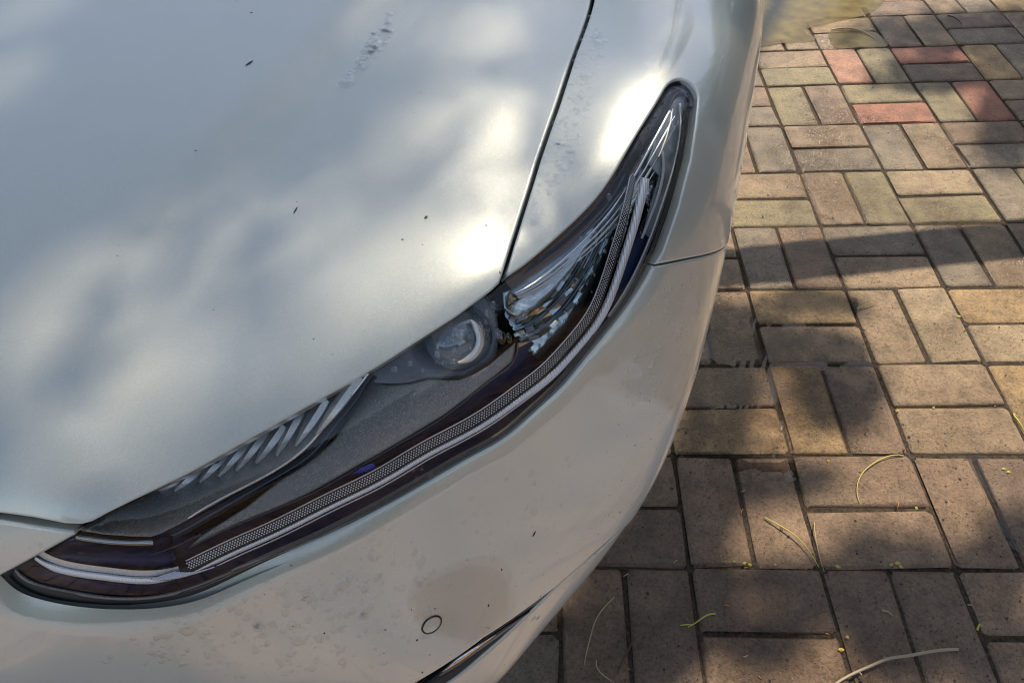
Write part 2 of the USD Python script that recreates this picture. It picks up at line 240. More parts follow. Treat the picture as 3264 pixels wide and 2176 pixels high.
def brick_mat(name, col, red=0):
    c = np.array(col)
    return mat(name, {'g': ('geometry', {}), 'oi': ('object_info', {}),
        'n1': ('noise_texture', dict(scale=26., detail=6., roughness=.65)), 'n2': ('noise_texture', dict(scale=170., detail=6., roughness=.8)), 'v': ('voronoi_texture', dict(scale=190., randomness=1.)), 'nw': ('noise_texture', dict(scale=3.3, detail=3.)),
        'r1': ('rgb_ramp', dict(ramp=[(.25, tuple(c*.52)), (.5, tuple(c)), (.8, tuple(np.minimum(c*1.4, .9)))])),
        'r2': ('rgb_ramp', dict(ramp=[(.30, (.30, .28, .27)), (.48, (.95, .95, .95)), (.72, (1.45, 1.42, 1.38))])),
        'mx': ('mix_color', dict(blend_type='multiply', fac=.9, use_clamp=False)), 'wd': ('rgb_ramp', dict(ramp=[(.36, (.58, .55, .53)), (.52, (.92, .91, .90)), (.68, (1.12, 1.12, 1.12))])), 'mw': ('mix_color', dict(blend_type='multiply', fac=1., use_clamp=False)),
        'pit': ('map_range', dict(from_min=.02, from_max=.28, to_min=0., to_max=1., clamp=True)), 'hs': ('math', dict(math_type='multiply_add', value2=.55)), 'b': ('bump', dict(strength=1.0, distance=.0034)),
        'wr': ('map_range', dict(from_min=.38, from_max=.62, to_min=.14, to_max=.55, clamp=True)),
        'ds': ('vector_math', dict(math_type='distance', vector2=WET)), 'da': ('math', dict(math_type='multiply_add', value2=.34)), 'wm': ('map_range', dict(from_min=.28, from_max=.40, to_min=1., to_max=0., clamp=True)), 'wc': ('mix_color', dict(blend_type='multiply', b=(.62, .60, .60), use_clamp=False)), 'wrm': ('mix_float', dict(b=.07)),
        'p': ('principled_bsdf', dict(specular_ior_level=.5))},
        [('g.position', 'ds.vector1'), ('n1.fac', 'da.value1'), ('ds.value', 'da.value3'), ('da.value', 'wm.value'), ('wm.result', 'wc.fac'), ('mw.result', 'wc.a'), ('wm.result', 'wrm.fac'), ('wr.result', 'wrm.a'), ('g.position', 'n1.vector'), ('g.position', 'n2.vector'), ('g.position', 'v.vector'), ('g.position', 'nw.vector'), ('n1.fac', 'r1.fac'), ('n2.fac', 'r2.fac'), ('r1.color', 'mx.a'), ('r2.color', 'mx.b'), ('mx.result', 'mw.a'), ('nw.fac', 'wd.fac'), ('wd.color', 'mw.b'), ('wc.result', 'p.base_color'),
         ('v.distance', 'pit.value'), ('pit.result', 'hs.value1'), ('n2.fac', 'hs.value3'), ('hs.value', 'b.height'), ('b.normal', 'p.normal'), ('nw.fac', 'wr.value'), ('wrm.result', 'p.roughness')])
BR = {}
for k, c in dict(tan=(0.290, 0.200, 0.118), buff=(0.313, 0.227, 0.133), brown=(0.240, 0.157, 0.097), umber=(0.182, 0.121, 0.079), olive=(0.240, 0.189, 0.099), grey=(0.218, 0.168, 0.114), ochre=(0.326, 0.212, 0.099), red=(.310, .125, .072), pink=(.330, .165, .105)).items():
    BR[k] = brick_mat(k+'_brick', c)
SAND = mat('wet_joint_sand', {'g': ('geometry', {}), 'n': ('noise_texture', dict(scale=160., detail=5.)), 'r': ('rgb_ramp', dict(ramp=[(.3, (.020, .014, .010)), (.7, (.075, .055, .038))])), 'b': ('bump', dict(strength=.8, distance=.003)), 'p': ('principled_bsdf', dict(roughness=.85, specular_ior_level=.15))},
    [('g.position', 'n.vector'), ('n.fac', 'r.fac'), ('r.color', 'p.base_color'), ('n.fac', 'b.height'), ('b.normal', 'p.normal')])
EARTH = mat('far_paving', {'g': ('geometry', {}), 'n': ('brick_texture', dict(scale=5., color1=(.17, .13, .09), color2=(.13, .10, .075), mortar=(.06, .05, .04))), 'p': ('principled_bsdf', dict(roughness=.6))}, [('g.position', 'n.vector'), ('n.color', 'p.base_color')])

# ---------------------------------------------------------------- paving: basket-weave bricks
M = .203
pave = thing('pavement', kind='structure')
ox, oy = -.0, 0.
def sheet(x0, y0, x1, y1, z):
    return TM([[x0, y0, z], [x1, y0, z], [x1, y1, z], [x0, y1, z]], [[0, 1, 2], [0, 2, 3]])
part(pave, 'joint_sand', sheet(-9, -9, 9, 9, -.0055), SAND, smooth=False)
gnd = usdkit.mesh(stage, '/World/ground', sheet(-150, -150, 150, 150, -.10), EARTH); tag(gnd, kind='structure')
def brick_mesh(L_, W_, seed, rough=1.0):
    r = np.random.default_rng(seed); h, w = L_/2, W_/2
    def ring(inset, z, cr):
        x, y = h-inset, w-inset; pts = []
        for sx, sy in ((1, 1), (-1, 1), (-1, -1), (1, -1)):
            a, b = (x-cr, y), (x, y-cr)
            seq = [b, (x-cr*.3, y-cr*.3), a] if sx*sy > 0 else [a, (x-cr*.3, y-cr*.3), b]
            pts += [(sx*p, sy*q, z) for p, q in seq]
        return np.array(pts)
    R = [ring(0, -.05, .004), ring(0, -.0062, .006), ring(.0014, -.0030, .006), ring(.0045, -.0008, .007), ring(.011, 0, .007)]
    for k in (1, 2, 3): R[k][:, :2] += r.normal(0, .0008*rough, (12, 2)); R[k][:, 2] += r.normal(0, .0004*rough, 12)
    V = np.vstack(R+[[[0, 0, .0004]]]); F = []
    for k in range(4):
        for i in range(12):
            a, b = k*12+i, k*12+(i+1) % 12; F += [[a, b, b+12], [a, b+12, a+12]]
    for i in range(12): F.append([48+i, 48+(i+1) % 12, 60])
    V[:, 2] += V[:, 0]*r.normal(0, .005)+V[:, 1]*r.normal(0, .009)+r.normal(0, .0011)
    return TM(V, F)
GAP = .0058
SILP = Polygon([(2436, -400), (2436, 0), (2408, 250), (2380, 458), (2345, 652), (2311, 819), (2276, 971), (2234, 1152), (2200, 1249), (2151, 1388), (2109, 1499), (2054, 1596), (1998, 1679), (1927, 1784), (1812, 1929), (1690, 2059), (1600, 2176), (1400, 2500), (-500, 2500), (-500, -400)])
special = {(0, 0, 0): 'pink', (0, 1, 1): 'red', (1, 1, 1): 'red', (1, 0, 0): 'red', (0, -1, 0): 'ochre', (1, -2, 0): 'pink', (0, 0, 1): 'olive', (1, 0, 1): 'umber', (0, 1, 0): 'olive', (1, 1, 0): 'olive', (2, 0, 1): 'grey'}
stuff_b = []; nb_ = 0
for c in range(-19, 19):
    for r in range(-14, 34):
        vert = (c+r) % 2 == 0
        for k in (0, 1):
            cx, cy = (c+.5)*M, -(r+.5)*M
            if vert: cx += (k-.5)*M/2
            else: cy -= (k-.5)*M/2
            seed = (c+40)*1000+(r+40)*10+k; rb = np.random.default_rng(seed)
            pp = project([[cx, cy, 0]])[0]; inframe = -60 < pp[0] < 3400 and -120 < pp[1] < 2290 and (np.array([cx, cy, 0])-EYE) @ ROT[2] > .2
            vis = inframe and SILP.distance(Point(pp)) > -110 and not SILP.buffer(-130).contains(Point(pp))
            near = abs(cx-.3) < 2.2 and abs(cy+.9) < 2.2
            if not vis and not (abs(cx) < 3.7 and -6.6 < cy < 2.2): continue
            b = brick_mesh(M-GAP, M/2-GAP, seed, 1.6 if r > 6 else 1.0)
            ang = (math.pi/2 if vert else 0)+(math.pi if rb.random() < .5 else 0)+rb.normal(0, .006)
            b.apply_transform(trimesh.transformations.rotation_matrix(ang, [0, 0, 1])); b.apply_translation([cx+rb.normal(0, .0006), cy+rb.normal(0, .0006), 0])
            if vis:
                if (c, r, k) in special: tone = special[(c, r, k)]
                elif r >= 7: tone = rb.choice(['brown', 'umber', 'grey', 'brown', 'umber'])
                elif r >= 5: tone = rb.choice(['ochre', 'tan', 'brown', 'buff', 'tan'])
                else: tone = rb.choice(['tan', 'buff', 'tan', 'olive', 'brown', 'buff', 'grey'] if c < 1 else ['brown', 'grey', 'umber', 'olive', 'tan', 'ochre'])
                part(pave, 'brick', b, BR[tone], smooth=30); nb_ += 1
            else: stuff_b.append(b)
part(pave, 'brick_field', cat3(stuff_b), BR['brown'], smooth=30, kind='stuff')
print('bricks', nb_, 'stuff', len(stuff_b))

# ---------------------------------------------------------------- the parked car
K = 1.38776
def V2(pts): return [(x*K, y*K) for x, y in pts]
car = thing('parked_car', 'champagne white car parked on the pavers, its front corner and headlight in close view', 'car', loc=(-1.45, -.2, 0))
def sub(name):
    x = UsdGeom.Xform.Define(stage, numbered('/World/parked_car/'+name)); return x.GetPrim()
HOOD_FRONT = [(0, 1636), (102, 1650), (204, 1670), (258, 1672), (292, 1663), (340, 1636), (476, 1568), (595, 1510), (788, 1401), (951, 1309), (1114, 1220), (1237, 1146), (1300, 1105), (1459, 1004), (1571, 922), (1597, 897), (1605, 871), (1618, 822), (1653, 698), (1710, 506), (1768, 340), (1822, 176), (1882, 0)]
FEND_IN = [(1895, 0), (1836, 176), (1783, 340), (1725, 506), (1668, 690), (1640, 780), (1617, 866), (1621, 878)]
HL_TOP = [(1621, 878), (1679, 838), (1755, 774), (1832, 704), (1915, 615), (1978, 519), (2042, 410), (2112, 296), (2135, 264), (2163, 252), (2195, 262), (2215, 284), (2224, 310)]
HL_RIGHT = [(2224, 328), (2218, 391), (2202, 506), (2163, 659), (2112, 806), (2087, 846)]
HL_BOT = [(2087, 848), (2036, 940), (1947, 1061), (1857, 1170), (1800, 1239), (1714, 1320), (1612, 1407), (1510, 1466), (1400, 1530), (1231, 1628), (1091, 1702), (951, 1767), (828, 1819), (723, 1866), (625, 1905), (536, 1924), (417, 1933), (312, 1930), (208, 1918), (119, 1898), (51, 1868), (18, 1838), (-50, 1790)]
HL_BOT = [tuple(p) for p in smooth_line(HL_BOT, 14)]; HL_TOP = [tuple(p) for p in smooth_line(HL_TOP, 14)]
TRIM_TOP = [(0, 1655), (119, 1675), (235, 1692)]; TRIM_BOT = [(238, 1704), (0, 1833)]
def D(pts): return inv(np.array(pts, float))
# hood
q = D(HOOD_FRONT)
hood_poly = Polygon(np.vstack([[(-760, 1570), (-300, 1600)], q, [(1960, -260), (2000, -480), (900, -640), (-760, -640)]]))
part(car, 'hood', panel(hood_poly, 8, .016, 24, crease_drop), PAINT, smooth=True)
# fender
seam = D([(2088, 844), (2200, 822), (2297, 796)])
q1 = D(FEND_IN); q2 = D(HL_TOP[1:]+HL_RIGHT[:-1])
fender_poly = Polygon(np.vstack([[(1975, -260)], q1, q2, seam, [(2410, 770), (2560, 720), (2690, 560), (2640, 200), (2600, -300), (2300, -330), (2030, -330)]]))
part(car, 'fender', panel(fender_poly, 6, .014, 22), PAINT, smooth=True)
# front bumper: a shelf that faces up along the headlight, then the steep face
hb = D(HL_BOT); HBL = LineString(hb)
def shelf(P):
    d = shapely.distance(shapely.points(P), HBL); w = np.interp(P[:, 0], [-200, 400, 700, 950, 1300, 2100], [98, 86, 68, 45, 34, 24]); h = np.interp(P[:, 0], [-200, 400, 700, 950, 1300, 2100], [.019, .018, .013, .007, .004, .002])
    return h*np.clip(1-d/w, 0, 1)**1.25
seam2 = D([(2090, 850), (2201, 827), (2296, 800)])
slit_up = D([(1889, 1768), (1820, 1830), (1766, 1876), (1690, 1933), (1544, 2032), (1430, 2113), (1326, 2176)])
hb2 = np.array(HBL.parallel_offset(4, 'left').coords) if False else hb
lipseam = D([(2030, 1636), (1965, 1700), (1889, 1768)])
bump_poly = Polygon(np.vstack([hb2[::-1][1:] if False else hb2[::-1], seam2, [(2412, 780), (2560, 730), (2600, 1000), (2480, 1300), (2330, 1500), (2200, 1600)], lipseam, slit_up[1:], [(1150, 2290), (700, 2420), (0, 2460), (-700, 2440), (-760, 2010), (-300, 1960)]]))
part(car, 'front_bumper', panel(bump_poly, 6, .014, 15, shelf), PAINT, smooth=True)
# lower lip
lip_top = D([(2035, 1644), (1970, 1709), (1894, 1777), (1820, 1836), (1736, 1918), (1636, 2013), (1544, 2094), (1445, 2176)])
lip_poly = Polygon(np.vstack([[(2204, 1608)], lip_top, [(1250, 2330), (900, 2500), (1300, 2560), (1560, 2370), (1720, 2230), (1900, 2070), (2060, 1900), (2200, 1720)]]))
part(car, 'bumper_lip', panel(lip_poly, 7, .012, 18, sink=.0025), PAINT, smooth=True)
# grille trim at the nose
tq = D([(-200, 1640)]+TRIM_TOP+TRIM_BOT+[(-200, 1940)])
trim_poly = Polygon(np.vstack([[(-760, 1600)], tq, [(-760, 1990)]]))
part(car, 'grille_trim', panel(trim_poly, 9, .02, 20, sink=-.001), PAINT, smooth=True)
# dark structure below the panels
def liner(poly, depth):
    P, T, nb, d = tri_poly(poly, 60, (), 40); X, N, _, _ = frame(P); return TM(X-N*depth, T[:, ::-1])
hl_dom = Polygon(np.vstack([D(HL_TOP+HL_RIGHT+[p for p in HL_BOT if p[0] > 8]), D([(10, 1836), (235, 1692), (300, 1660)]), D(HOOD_FRONT[5:17])]))
whole = shapely.union_all([g.buffer(14) for g in (hood_poly, fender_poly, bump_poly, lip_poly, trim_poly)]).buffer(-34)
body = whole.difference(hl_dom.buffer(6))
for g in getattr(body, 'geoms', [body]):
    if g.area > 5000: part(car, 'inner_structure', liner(Polygon(g.exterior), .022) if not g.interiors else cat3([TM(*(lambda P, T: (frame(P)[0]-frame(P)[1]*.022, T[:, ::-1][shapely.contains_xy(g, P[T].mean(1)[:, 0], P[T].mean(1)[:, 1])]))(*tri_poly(Polygon(g.exterior), 50, (), 40)[:2]))]), SHADOW, smooth=True)
# engine bay, cabin and wheels close the car where the frame does not reach
box = trimesh.creation.box((1.32, 3.6, .34)); box.apply_translation((-1.5, .25, .37)); part(car, 'underbody', box, SHADOW, smooth=False)
def hull(pts): return trimesh.PointCloud(np.array(pts, float)).convex_hull
part(car, 'body_shell', hull([(x, y, z) for x in (-2.33, -.58) for y, z in ((-.82, .45), (-.82, .74), (2.2, .35), (2.3, .78))]+[(x, y, z) for x in (-2.25, -.68) for y, z in ((-.82, .82), (2.2, .95))]), PAINT, smooth=20)
part(car, 'cabin', hull([(x, y, z) for x in (-2.2, -.73) for y, z in ((-.35, .86), (2.1, .9))]+[(x, y, z) for x in (-2.0, -.93) for y, z in ((.45, 1.42), (1.5, 1.44))]), PAINT, smooth=20)
wp = [(-2.12, -.335, .90), (-.80, -.335, .90), (-1.0, .405, 1.40), (-1.93, .405, 1.40)]
part(car, 'windscreen', cat3([TM(np.array(wp)+np.array([0, -.012, .012]), [[0, 1, 2], [0, 2, 3]])]), GLOSSBLACK, smooth=False)
for wx in (-2.2, -.70):
    for wy in (-.98, 1.55):
        t_ = trimesh.creation.annulus(.20, .315, .2, sections=48); t_.apply_transform(trimesh.transformations.rotation_matrix(math.pi/2, [0, 1, 0])); t_.apply_translation((wx, wy, .315))
        w_ = sub('wheel'); part(w_, 'tyre', t_, RUBBER)
        r_ = trimesh.creation.cylinder(.20, .14, sections=32); r_.apply_transform(trimesh.transformations.rotation_matrix(math.pi/2, [0, 1, 0])); r_.apply_translation((wx, wy, .315)); part(w_, 'rim', r_, SATIN)

# ---------------------------------------------------------------- headlight
hl = sub('headlight'); tag(hl, label='swept-back headlight with dotted light guide and chrome strip')
OUT = HL_TOP+HL_RIGHT+[p for p in HL_BOT if p[0] > 8]+[(120, 1770), (238, 1704), (258, 1690), (292, 1672)]+HOOD_FRONT[5:16]
outp = Polygon(OUT).buffer(0)
def px_off(g, o):
    p = g.buffer(o, join_style='round'); p = max(getattr(p, 'geoms', [p]), key=lambda a: a.area); return np.array(p.exterior.coords)[:-1]
back = px_off(outp, 55)
part(hl, 'housing', patch(back, .062, .002, 40, bstep=25), SHADOW, smooth=True)
wall_line = px_off(outp, 8); w0 = lift(wall_line, .006); w1 = lift(px_off(outp, 8), .066); n_ = len(w0); ii = np.arange(n_); jj = (ii+1) % n_
part(hl, 'housing_wall', TM(np.vstack([w0, w1]), np.vstack([np.c_[ii, jj, n_+jj], np.c_[ii, n_+jj, n_+ii]])), BLACK, smooth=True)
# black rim: wide along the fender, narrow below
low = HL_BOT[:-1]; top = HL_TOP
rim_top = smooth_line([(1600, 905)]+[(x, y) for x, y in top[:9]]+[(2163, 256), (2208, 276), (2222, 330), (2216, 400)], 10)
part(hl, 'black_rim', ribbon([(1622, 912), (1655, 886), (1700, 848), (1778, 790), (1855, 722), (1938, 632), (2004, 532), (2064, 428), (2122, 322), (2144, 290), (2168, 280), (2192, 290), (2203, 314), (2204, 340)], 62, .010, prof=((-1, -.006), (-.6, -.002), (0, .001), (.75, .004), (1, .012)), taper=([0, .1, .5, .8, 1], [.7, 1.0, .9, .95, .55])), GLOSSBLACK, smooth=True)
def inset(line, o, step=24):
    cc = smooth_line(line, step); t = np.gradient(cc, axis=0); t /= np.linalg.norm(t, axis=1, keepdims=True); return cc+np.c_[-t[:, 1], t[:, 0]]*o
EDGE = [(2214, 330), (2206, 420), (2190, 515), (2152, 660), (2104, 800)]+[HL_BOT[k] for k in range(6, len(HL_BOT), 9) if HL_BOT[k][0] > 24]+[(26, 1840)]
rimc = inset(EDGE, 15)
part(hl, 'black_rim', ribbon([tuple(p) for p in rimc], 34, .010, prof=((-1, .020), (-.6, .012), (-.1, .007), (.4, .002), (1, -.003)) , step=12), RUBBER, smooth=True)
nose_out = [(66, 1822), (110, 1800), (150, 1812), (238, 1838), (340, 1852), (442, 1862), (575, 1850), (640, 1815)]
gout = [tuple(p) for p in inset([(640, 1815), (760, 1760), (860, 1715), (1051, 1620), (1204, 1545), (1357, 1456), (1510, 1372), (1663, 1266), (1760, 1192), (1830, 1122), (1905, 1020), (1965, 900), (2010, 790), (2050, 700), (2080, 620)], 0)]
rin = [tuple(p) for p in inset(EDGE, 30)]
tray = nose_out+gout[1:]+rin[2:]
part(hl, 'outer_tray', patch(tray, .020, .006, 14, 10, dfun=lambda P: .006*np.clip(shapely.distance(shapely.points(P), LineString(rin))/60, 0, 1)), BLUEBLACK, smooth=True)
part(hl, 'blue_accent', patch([(1118, 1512), (1150, 1490), (1190, 1474), (1202, 1490), (1170, 1502)], .012, .004, 8), BLUE, smooth=True)
part(hl, 'inner_trough', ribbon([(560, 1765), (700, 1722), (860, 1648), (1010, 1575), (1165, 1492), (1300, 1420), (1430, 1345), (1540, 1272), (1640, 1190), (1720, 1110)], 95, .024, prof=((-1, -.002), (-.6, .004), (0, .007), (.6, .004), (1, -.001))), BLUEBLACK, smooth=True)
# bezels
bezA = [(250, 1688), (330, 1702), (420, 1708), (480, 1710), (512, 1700), (600, 1655), (757, 1566), (910, 1480), (987, 1420), (1063, 1330), (1114, 1275), (1150, 1228), (1182, 1188), (1150, 1160), (1000, 1240), (800, 1350), (600, 1460), (400, 1560), (300, 1620), (240, 1660)]
LA = LineString([(100, 1700), (250, 1690), (330, 1704), (420, 1710), (480, 1712), (512, 1702), (600, 1657), (757, 1568), (910, 1482), (987, 1422), (1063, 1332), (1114, 1277), (1150, 1230), (1182, 1190)])
LB = LineString([(604, 1745), (757, 1670), (910, 1607), (1000, 1565), (1153, 1479), (1286, 1402), (1418, 1322), (1500, 1260), (1571, 1205), (1633, 1152), (1650, 1090)])
def shA(P): return np.minimum(shapely.distance(shapely.points(P), LA), 200)*.00024
def shB(P): return np.minimum(shapely.distance(shapely.points(P), LB), 200)*.00012
part(hl, 'bezel', patch(bezA, .013, .006, 16, 8, dfun=shA), BEZEL, smooth=True)
bezB = [(1190, 1205), (1230, 1225), (1306, 1222), (1367, 1208), (1459, 1210), (1510, 1192), (1561, 1161), (1602, 1125), (1643, 1091), (1640, 1120), (1633, 1150), (1571, 1203), (1500, 1258), (1418, 1320), (1286, 1400), (1153, 1477), (1000, 1563), (910, 1605), (757, 1668), (604, 1742), (640, 1706), (700, 1668), (788, 1612), (910, 1512), (1000, 1455), (1062, 1400), (1110, 1330), (1150, 1270)]
part(hl, 'bezel', patch(bezB, .017, .008, 16, 8, dfun=shB), BEZEL, smooth=True)
part(hl, 'trough_wall', ribbon([(505, 1722), (600, 1675), (757, 1586), (910, 1500), (995, 1440), (1070, 1350), (1120, 1290), (1160, 1230), (1188, 1190)], 36, .020, prof=((-1, -.004), (-.3, .006), (.4, .010), (1, .002))), GLOSSBLACK, smooth=True)
part(hl, 'bezel_edge', ribbon([(600, 1652), (757, 1562), (910, 1477), (987, 1414), (1063, 1322), (1114, 1266), (1150, 1220), (1180, 1180)], 9, .0115, prof=((-1, .003), (0, 0), (1, .003))), CHROME, smooth=True)
part(hl, 'bezel_edge', ribbon([(604, 1747), (757, 1672), (910, 1610), (1000, 1570), (1153, 1484), (1286, 1407), (1418, 1327), (1500, 1264), (1571, 1208), (1636, 1154), (1648, 1092)], 7, .016, prof=((-1, .003), (0, 0), (1, .003))), GLOSSBLACK, smooth=True)
# nine reflector fins
tips = [(1007, 1386), (941, 1421), (880, 1452), (816, 1475), (752, 1500), (696, 1518), (635, 1536), (556, 1564), (505, 1562)]
tops = [(1122, 1226), (1022, 1294), (948, 1322), (888, 1372), (832, 1388), (778, 1414), (714, 1444), (634, 1486), (580, 1512)]
for (bx, by), (tx, ty) in zip(tips, tops):
    b, t = np.array([bx, by], float), np.array([tx, ty], float); t = t+(t-b)*.18; ax = t-b; n = np.array([-ax[1], ax[0]])/np.linalg.norm(ax); W = 22
    if n[0] < 0: n = -n
    P2, dl = [], []
    for s in np.linspace(0, 1, 9):
        c = b+ax*s; w = W*math.sin(math.pi*min(1, .06+s*.62))
        P2 += [c-n*w, c-n*w*.15, c+n*w*.8, c+n*w]; dl += [.012, .0045, .0095, .0145]
    Vv = lift(P2, np.array(dl)+shA(np.array(P2))); F = []
    for i in range(8):
        for j in range(3): a = i*4+j; F += [[a, a+1, a+5], [a, a+5, a+4]]
    F = np.array(F); nn = np.cross(Vv[F[4, 1]]-Vv[F[4, 0]], Vv[F[4, 2]]-Vv[F[4, 0]])
    if nn @ (EYE-Vv[0]) < 0: F = F[:, ::-1]
    part(hl, 'reflector_fin', TM(Vv, F), SATIN, smooth=20)
# projector
shr = smooth_line([(1150, 1200), (1230, 1221), (1306, 1217), (1367, 1204), (1459, 1207), (1520, 1185), (1570, 1150), (1588, 1080), (1580, 1000), (1540, 930), (1350, 1010), (1200, 1110), (1150, 1200)], 12, True)[:-1]
part(hl, 'projector_shroud', patch(shr, .034, .004, 18, dfun=lambda P: .016*np.clip(1-np.hypot((P[:, 0]-1440)/170, (P[:, 1]-1075)/130), 0, 1)), FROST, smooth=True)
def dome_disc(cx, cy, rx, ry, d0, h, n=36, m=9):
    P2, dl = [(cx, cy)], [d0-h]
    for i in range(1, m+1):
        for k in range(n):
            a = 2*math.pi*k/n; f = i/m; P2.append((cx+rx*f*math.cos(a), cy+ry*f*math.sin(a))); dl.append(d0-h*math.sqrt(max(0, 1-f*f*.98)))
    F = [[0, 1+(k+1) % n, 1+k] for k in range(n)]
    for i in range(m-1):
        for k in range(n): a, b = 1+i*n+k, 1+i*n+(k+1) % n; F += [[a, b, b+n], [a, b+n, a+n]]
    Vv = lift(P2, dl); F = np.array(F); F = np.where(np.array([np.cross(Vv[f[1]]-Vv[f[0]], Vv[f[2]]-Vv[f[0]]) @ (EYE-Vv[0]) for f in F])[:, None] < 0, F[:, ::-1], F)
    return TM(Vv, F)
part(hl, 'projector_lens', dome_disc(1462, 1075, 108, 104, .036, .024), LENSGLASS, smooth=True)
part(hl, 'projector_ring', ribbon([(1500, 1020), (1523, 1050), (1530, 1085), (1518, 1120), (1495, 1142), (1460, 1155)], 26, .0105, prof=((-1, .003), (-.6, 0), (.6, 0), (1, .003)), taper=([0, .2, .5, .8, 1], [.35, .9, 1, .9, .3])), SATIN, smooth=True)
# upper chrome reflector
ref = [(1600, 935), (1650, 915), (1710, 868), (1785, 808), (1862, 738), (1945, 648), (2012, 546), (2072, 440), (2128, 336), (2180, 330), (2178, 420), (2140, 520), (2085, 640), (2020, 640), (1995, 740), (1955, 860), (1900, 985), (1815, 1085), (1720, 1160), (1660, 1090), (1610, 1010)]
part(hl, 'reflector', patch(ref, .034, .004, 16, dfun=lambda P: .010*np.sin((P[:, 0]*.62+P[:, 1]*.5)*.018)), MIRROR, smooth=True)
shell = [(1600, 930), (1652, 906), (1712, 860), (1787, 800), (1864, 730), (1900, 700), (1880, 770), (1830, 850), (1770, 920), (1700, 985), (1640, 1010), (1606, 985)]
part(hl, 'reflector_bowl', patch(shell, .016, .006, 14, 18, dfun=lambda P: .012*np.clip(1-shapely.distance(shapely.points(P), Polygon(shell).exterior)/60, 0, 1)*-1+.012), MIRROR, smooth=True)
spine = smooth_line([(1655, 1060), (1740, 1010), (1810, 930), (1865, 840), (1915, 740), (1965, 640), (2000, 560)], 34)
for i, c in enumerate(spine):
    t = spine[min(i+1, len(spine)-1)]-spine[max(i-1, 0)]; t /= np.linalg.norm(t); n = np.array([-t[1], t[0]])
    for o in (-30, 2, 34):
        if i > len(spine)*.45 or (o < 0 and i < 2): continue
        e = c+n*o; a = rng.normal(0, .16); u = t*math.cos(a)+n*math.sin(a); w = n*math.cos(a)-t*math.sin(a); l, h = rng.uniform(13, 22), rng.uniform(5, 9)
        top4 = [e-u*l-w*h, e+u*l-w*h, e+u*l+w*h, e-u*l+w*h]; d4 = .020+rng.uniform(-.0014, .0014, 4)
        Vv = np.vstack([lift(top4, d4), lift(np.array(top4)+(np.array(top4)-e)*.25, .034)]); F = np.array([[0, 1, 2], [0, 2, 3]]+[[k, 4+k, 4+(k+1) % 4] for k in range(4)]+[[k, 4+(k+1) % 4, (k+1) % 4] for k in range(4)])
        if np.cross(Vv[1]-Vv[0], Vv[2]-Vv[0]) @ (EYE-Vv[0]) < 0: F = F[:, ::-1]
        part(hl, 'reflector_facet', TM(Vv, F), (MIRROR, FROST, MIRROR, CHROME)[i % 4], smooth=False)
for off, w, m_ in ((0, 9, CHROME), (24, 6, CHROME), (44, 8, SATIN), (62, 5, CHROME)):
    base = [(1640, 935), (1720, 890), (1795, 828), (1872, 756), (1953, 664), (2022, 560), (2082, 452), (2136, 352)]
    nrm = np.array([.62, .78])
    part(hl, 'reflector_rib', ribbon([tuple(np.array(p)+nrm*off*(.35+.65*k/7)) for k, p in enumerate(base)], w, .014+off*.00008, prof=((-1, .004), (0, 0), (1, .004))), m_, smooth=True)
for k in range(7):
    o = -34+k*11; part(hl, 'reflector_flute', ribbon([(1668+o*.55, 1040+o*.8), (1745+o*.55, 990+o*.75), (1815+o*.6, 910+o*.65), (1872+o*.6, 815+o*.5), (1922+o*.55, 715+o*.4), (1965+o*.4, 620+o*.3)], 7.5, .020+.0006*(k % 3), prof=((-1, .004), (-.2, 0), (.4, .0012), (1, .005)), taper=([0, .3, .8, 1], [.7, 1, .9, .3])), (MIRROR, CHROME, FROST)[k % 3], smooth=True)
part(hl, 'tip_cover', patch([(2136, 330), (2165, 302), (2190, 306), (2196, 340), (2186, 430), (2160, 530), (2120, 650), (2070, 760), (2048, 740), (2082, 620), (2100, 560), (2060, 520), (2090, 430)], .018, .004, 16, 8), FROST, smooth=True)
for ln, w in (([(2166, 330), (2172, 400), (2158, 500), (2120, 630), (2070, 770), (2010, 900), (1940, 1010)], 13), ([(2144, 345), (2130, 420), (2100, 500)], 7), ([(2110, 480), (2112, 560), (2085, 660), (2045, 760)], 9)):
    part(hl, 'reflector_rib', ribbon(ln, w, .013, prof=((-1, .005), (0, 0), (1, .005))), SATIN, smooth=True)
# light guide: black band with rows of white dots, chrome strip beside it
GUIDE = [(600, 1803), (680, 1764), (757, 1728), (848, 1688), (948, 1640), (1051, 1588), (1204, 1513), (1357, 1423), (1510, 1341), (1663, 1234), (1745, 1168), (1806, 1102), (1885, 997), (1930, 889), (1962, 787), (1988, 698), (2006, 621), (2018, 560)]
part(hl, 'light_guide', ribbon(GUIDE, 34, .0085, prof=((-1, .008), (-.92, 0), (.92, 0), (1, .008)), taper=([0, .6, .8, 1], [1, 1, .9, .6])), RUBBER, smooth=30)
gl = smooth_line(GUIDE, 9.5); tg = np.gradient(gl, axis=0); tg /= np.linalg.norm(tg, axis=1, keepdims=True); ng = np.c_[-tg[:, 1], tg[:, 0]]
WHITE = plain('white_dots', (.90, .92, .94), .3)
dots = []; ico = trimesh.creation.icosphere(0, 1.0)
for k in range(len(gl)):
    sc = np.interp(k/len(gl), [0, .6, 1], [1, 1, .55])
    for j, o in enumerate((-9.5, -3.2, 3.2, 9.5)):
        p = gl[k]+ng[k]*o*sc+tg[k]*(4.7 if j % 2 else 0); X = lift([p], .0082)[0]; rr_ = 2.4*sc*np.linalg.norm(X-EYE)/FOC
        d_ = ico.copy(); d_.apply_scale(rr_); d_.apply_translation(X); dots.append(d_)
part(hl, 'light_guide_dots', cat3(dots), WHITE, smooth=True, kind='stuff')
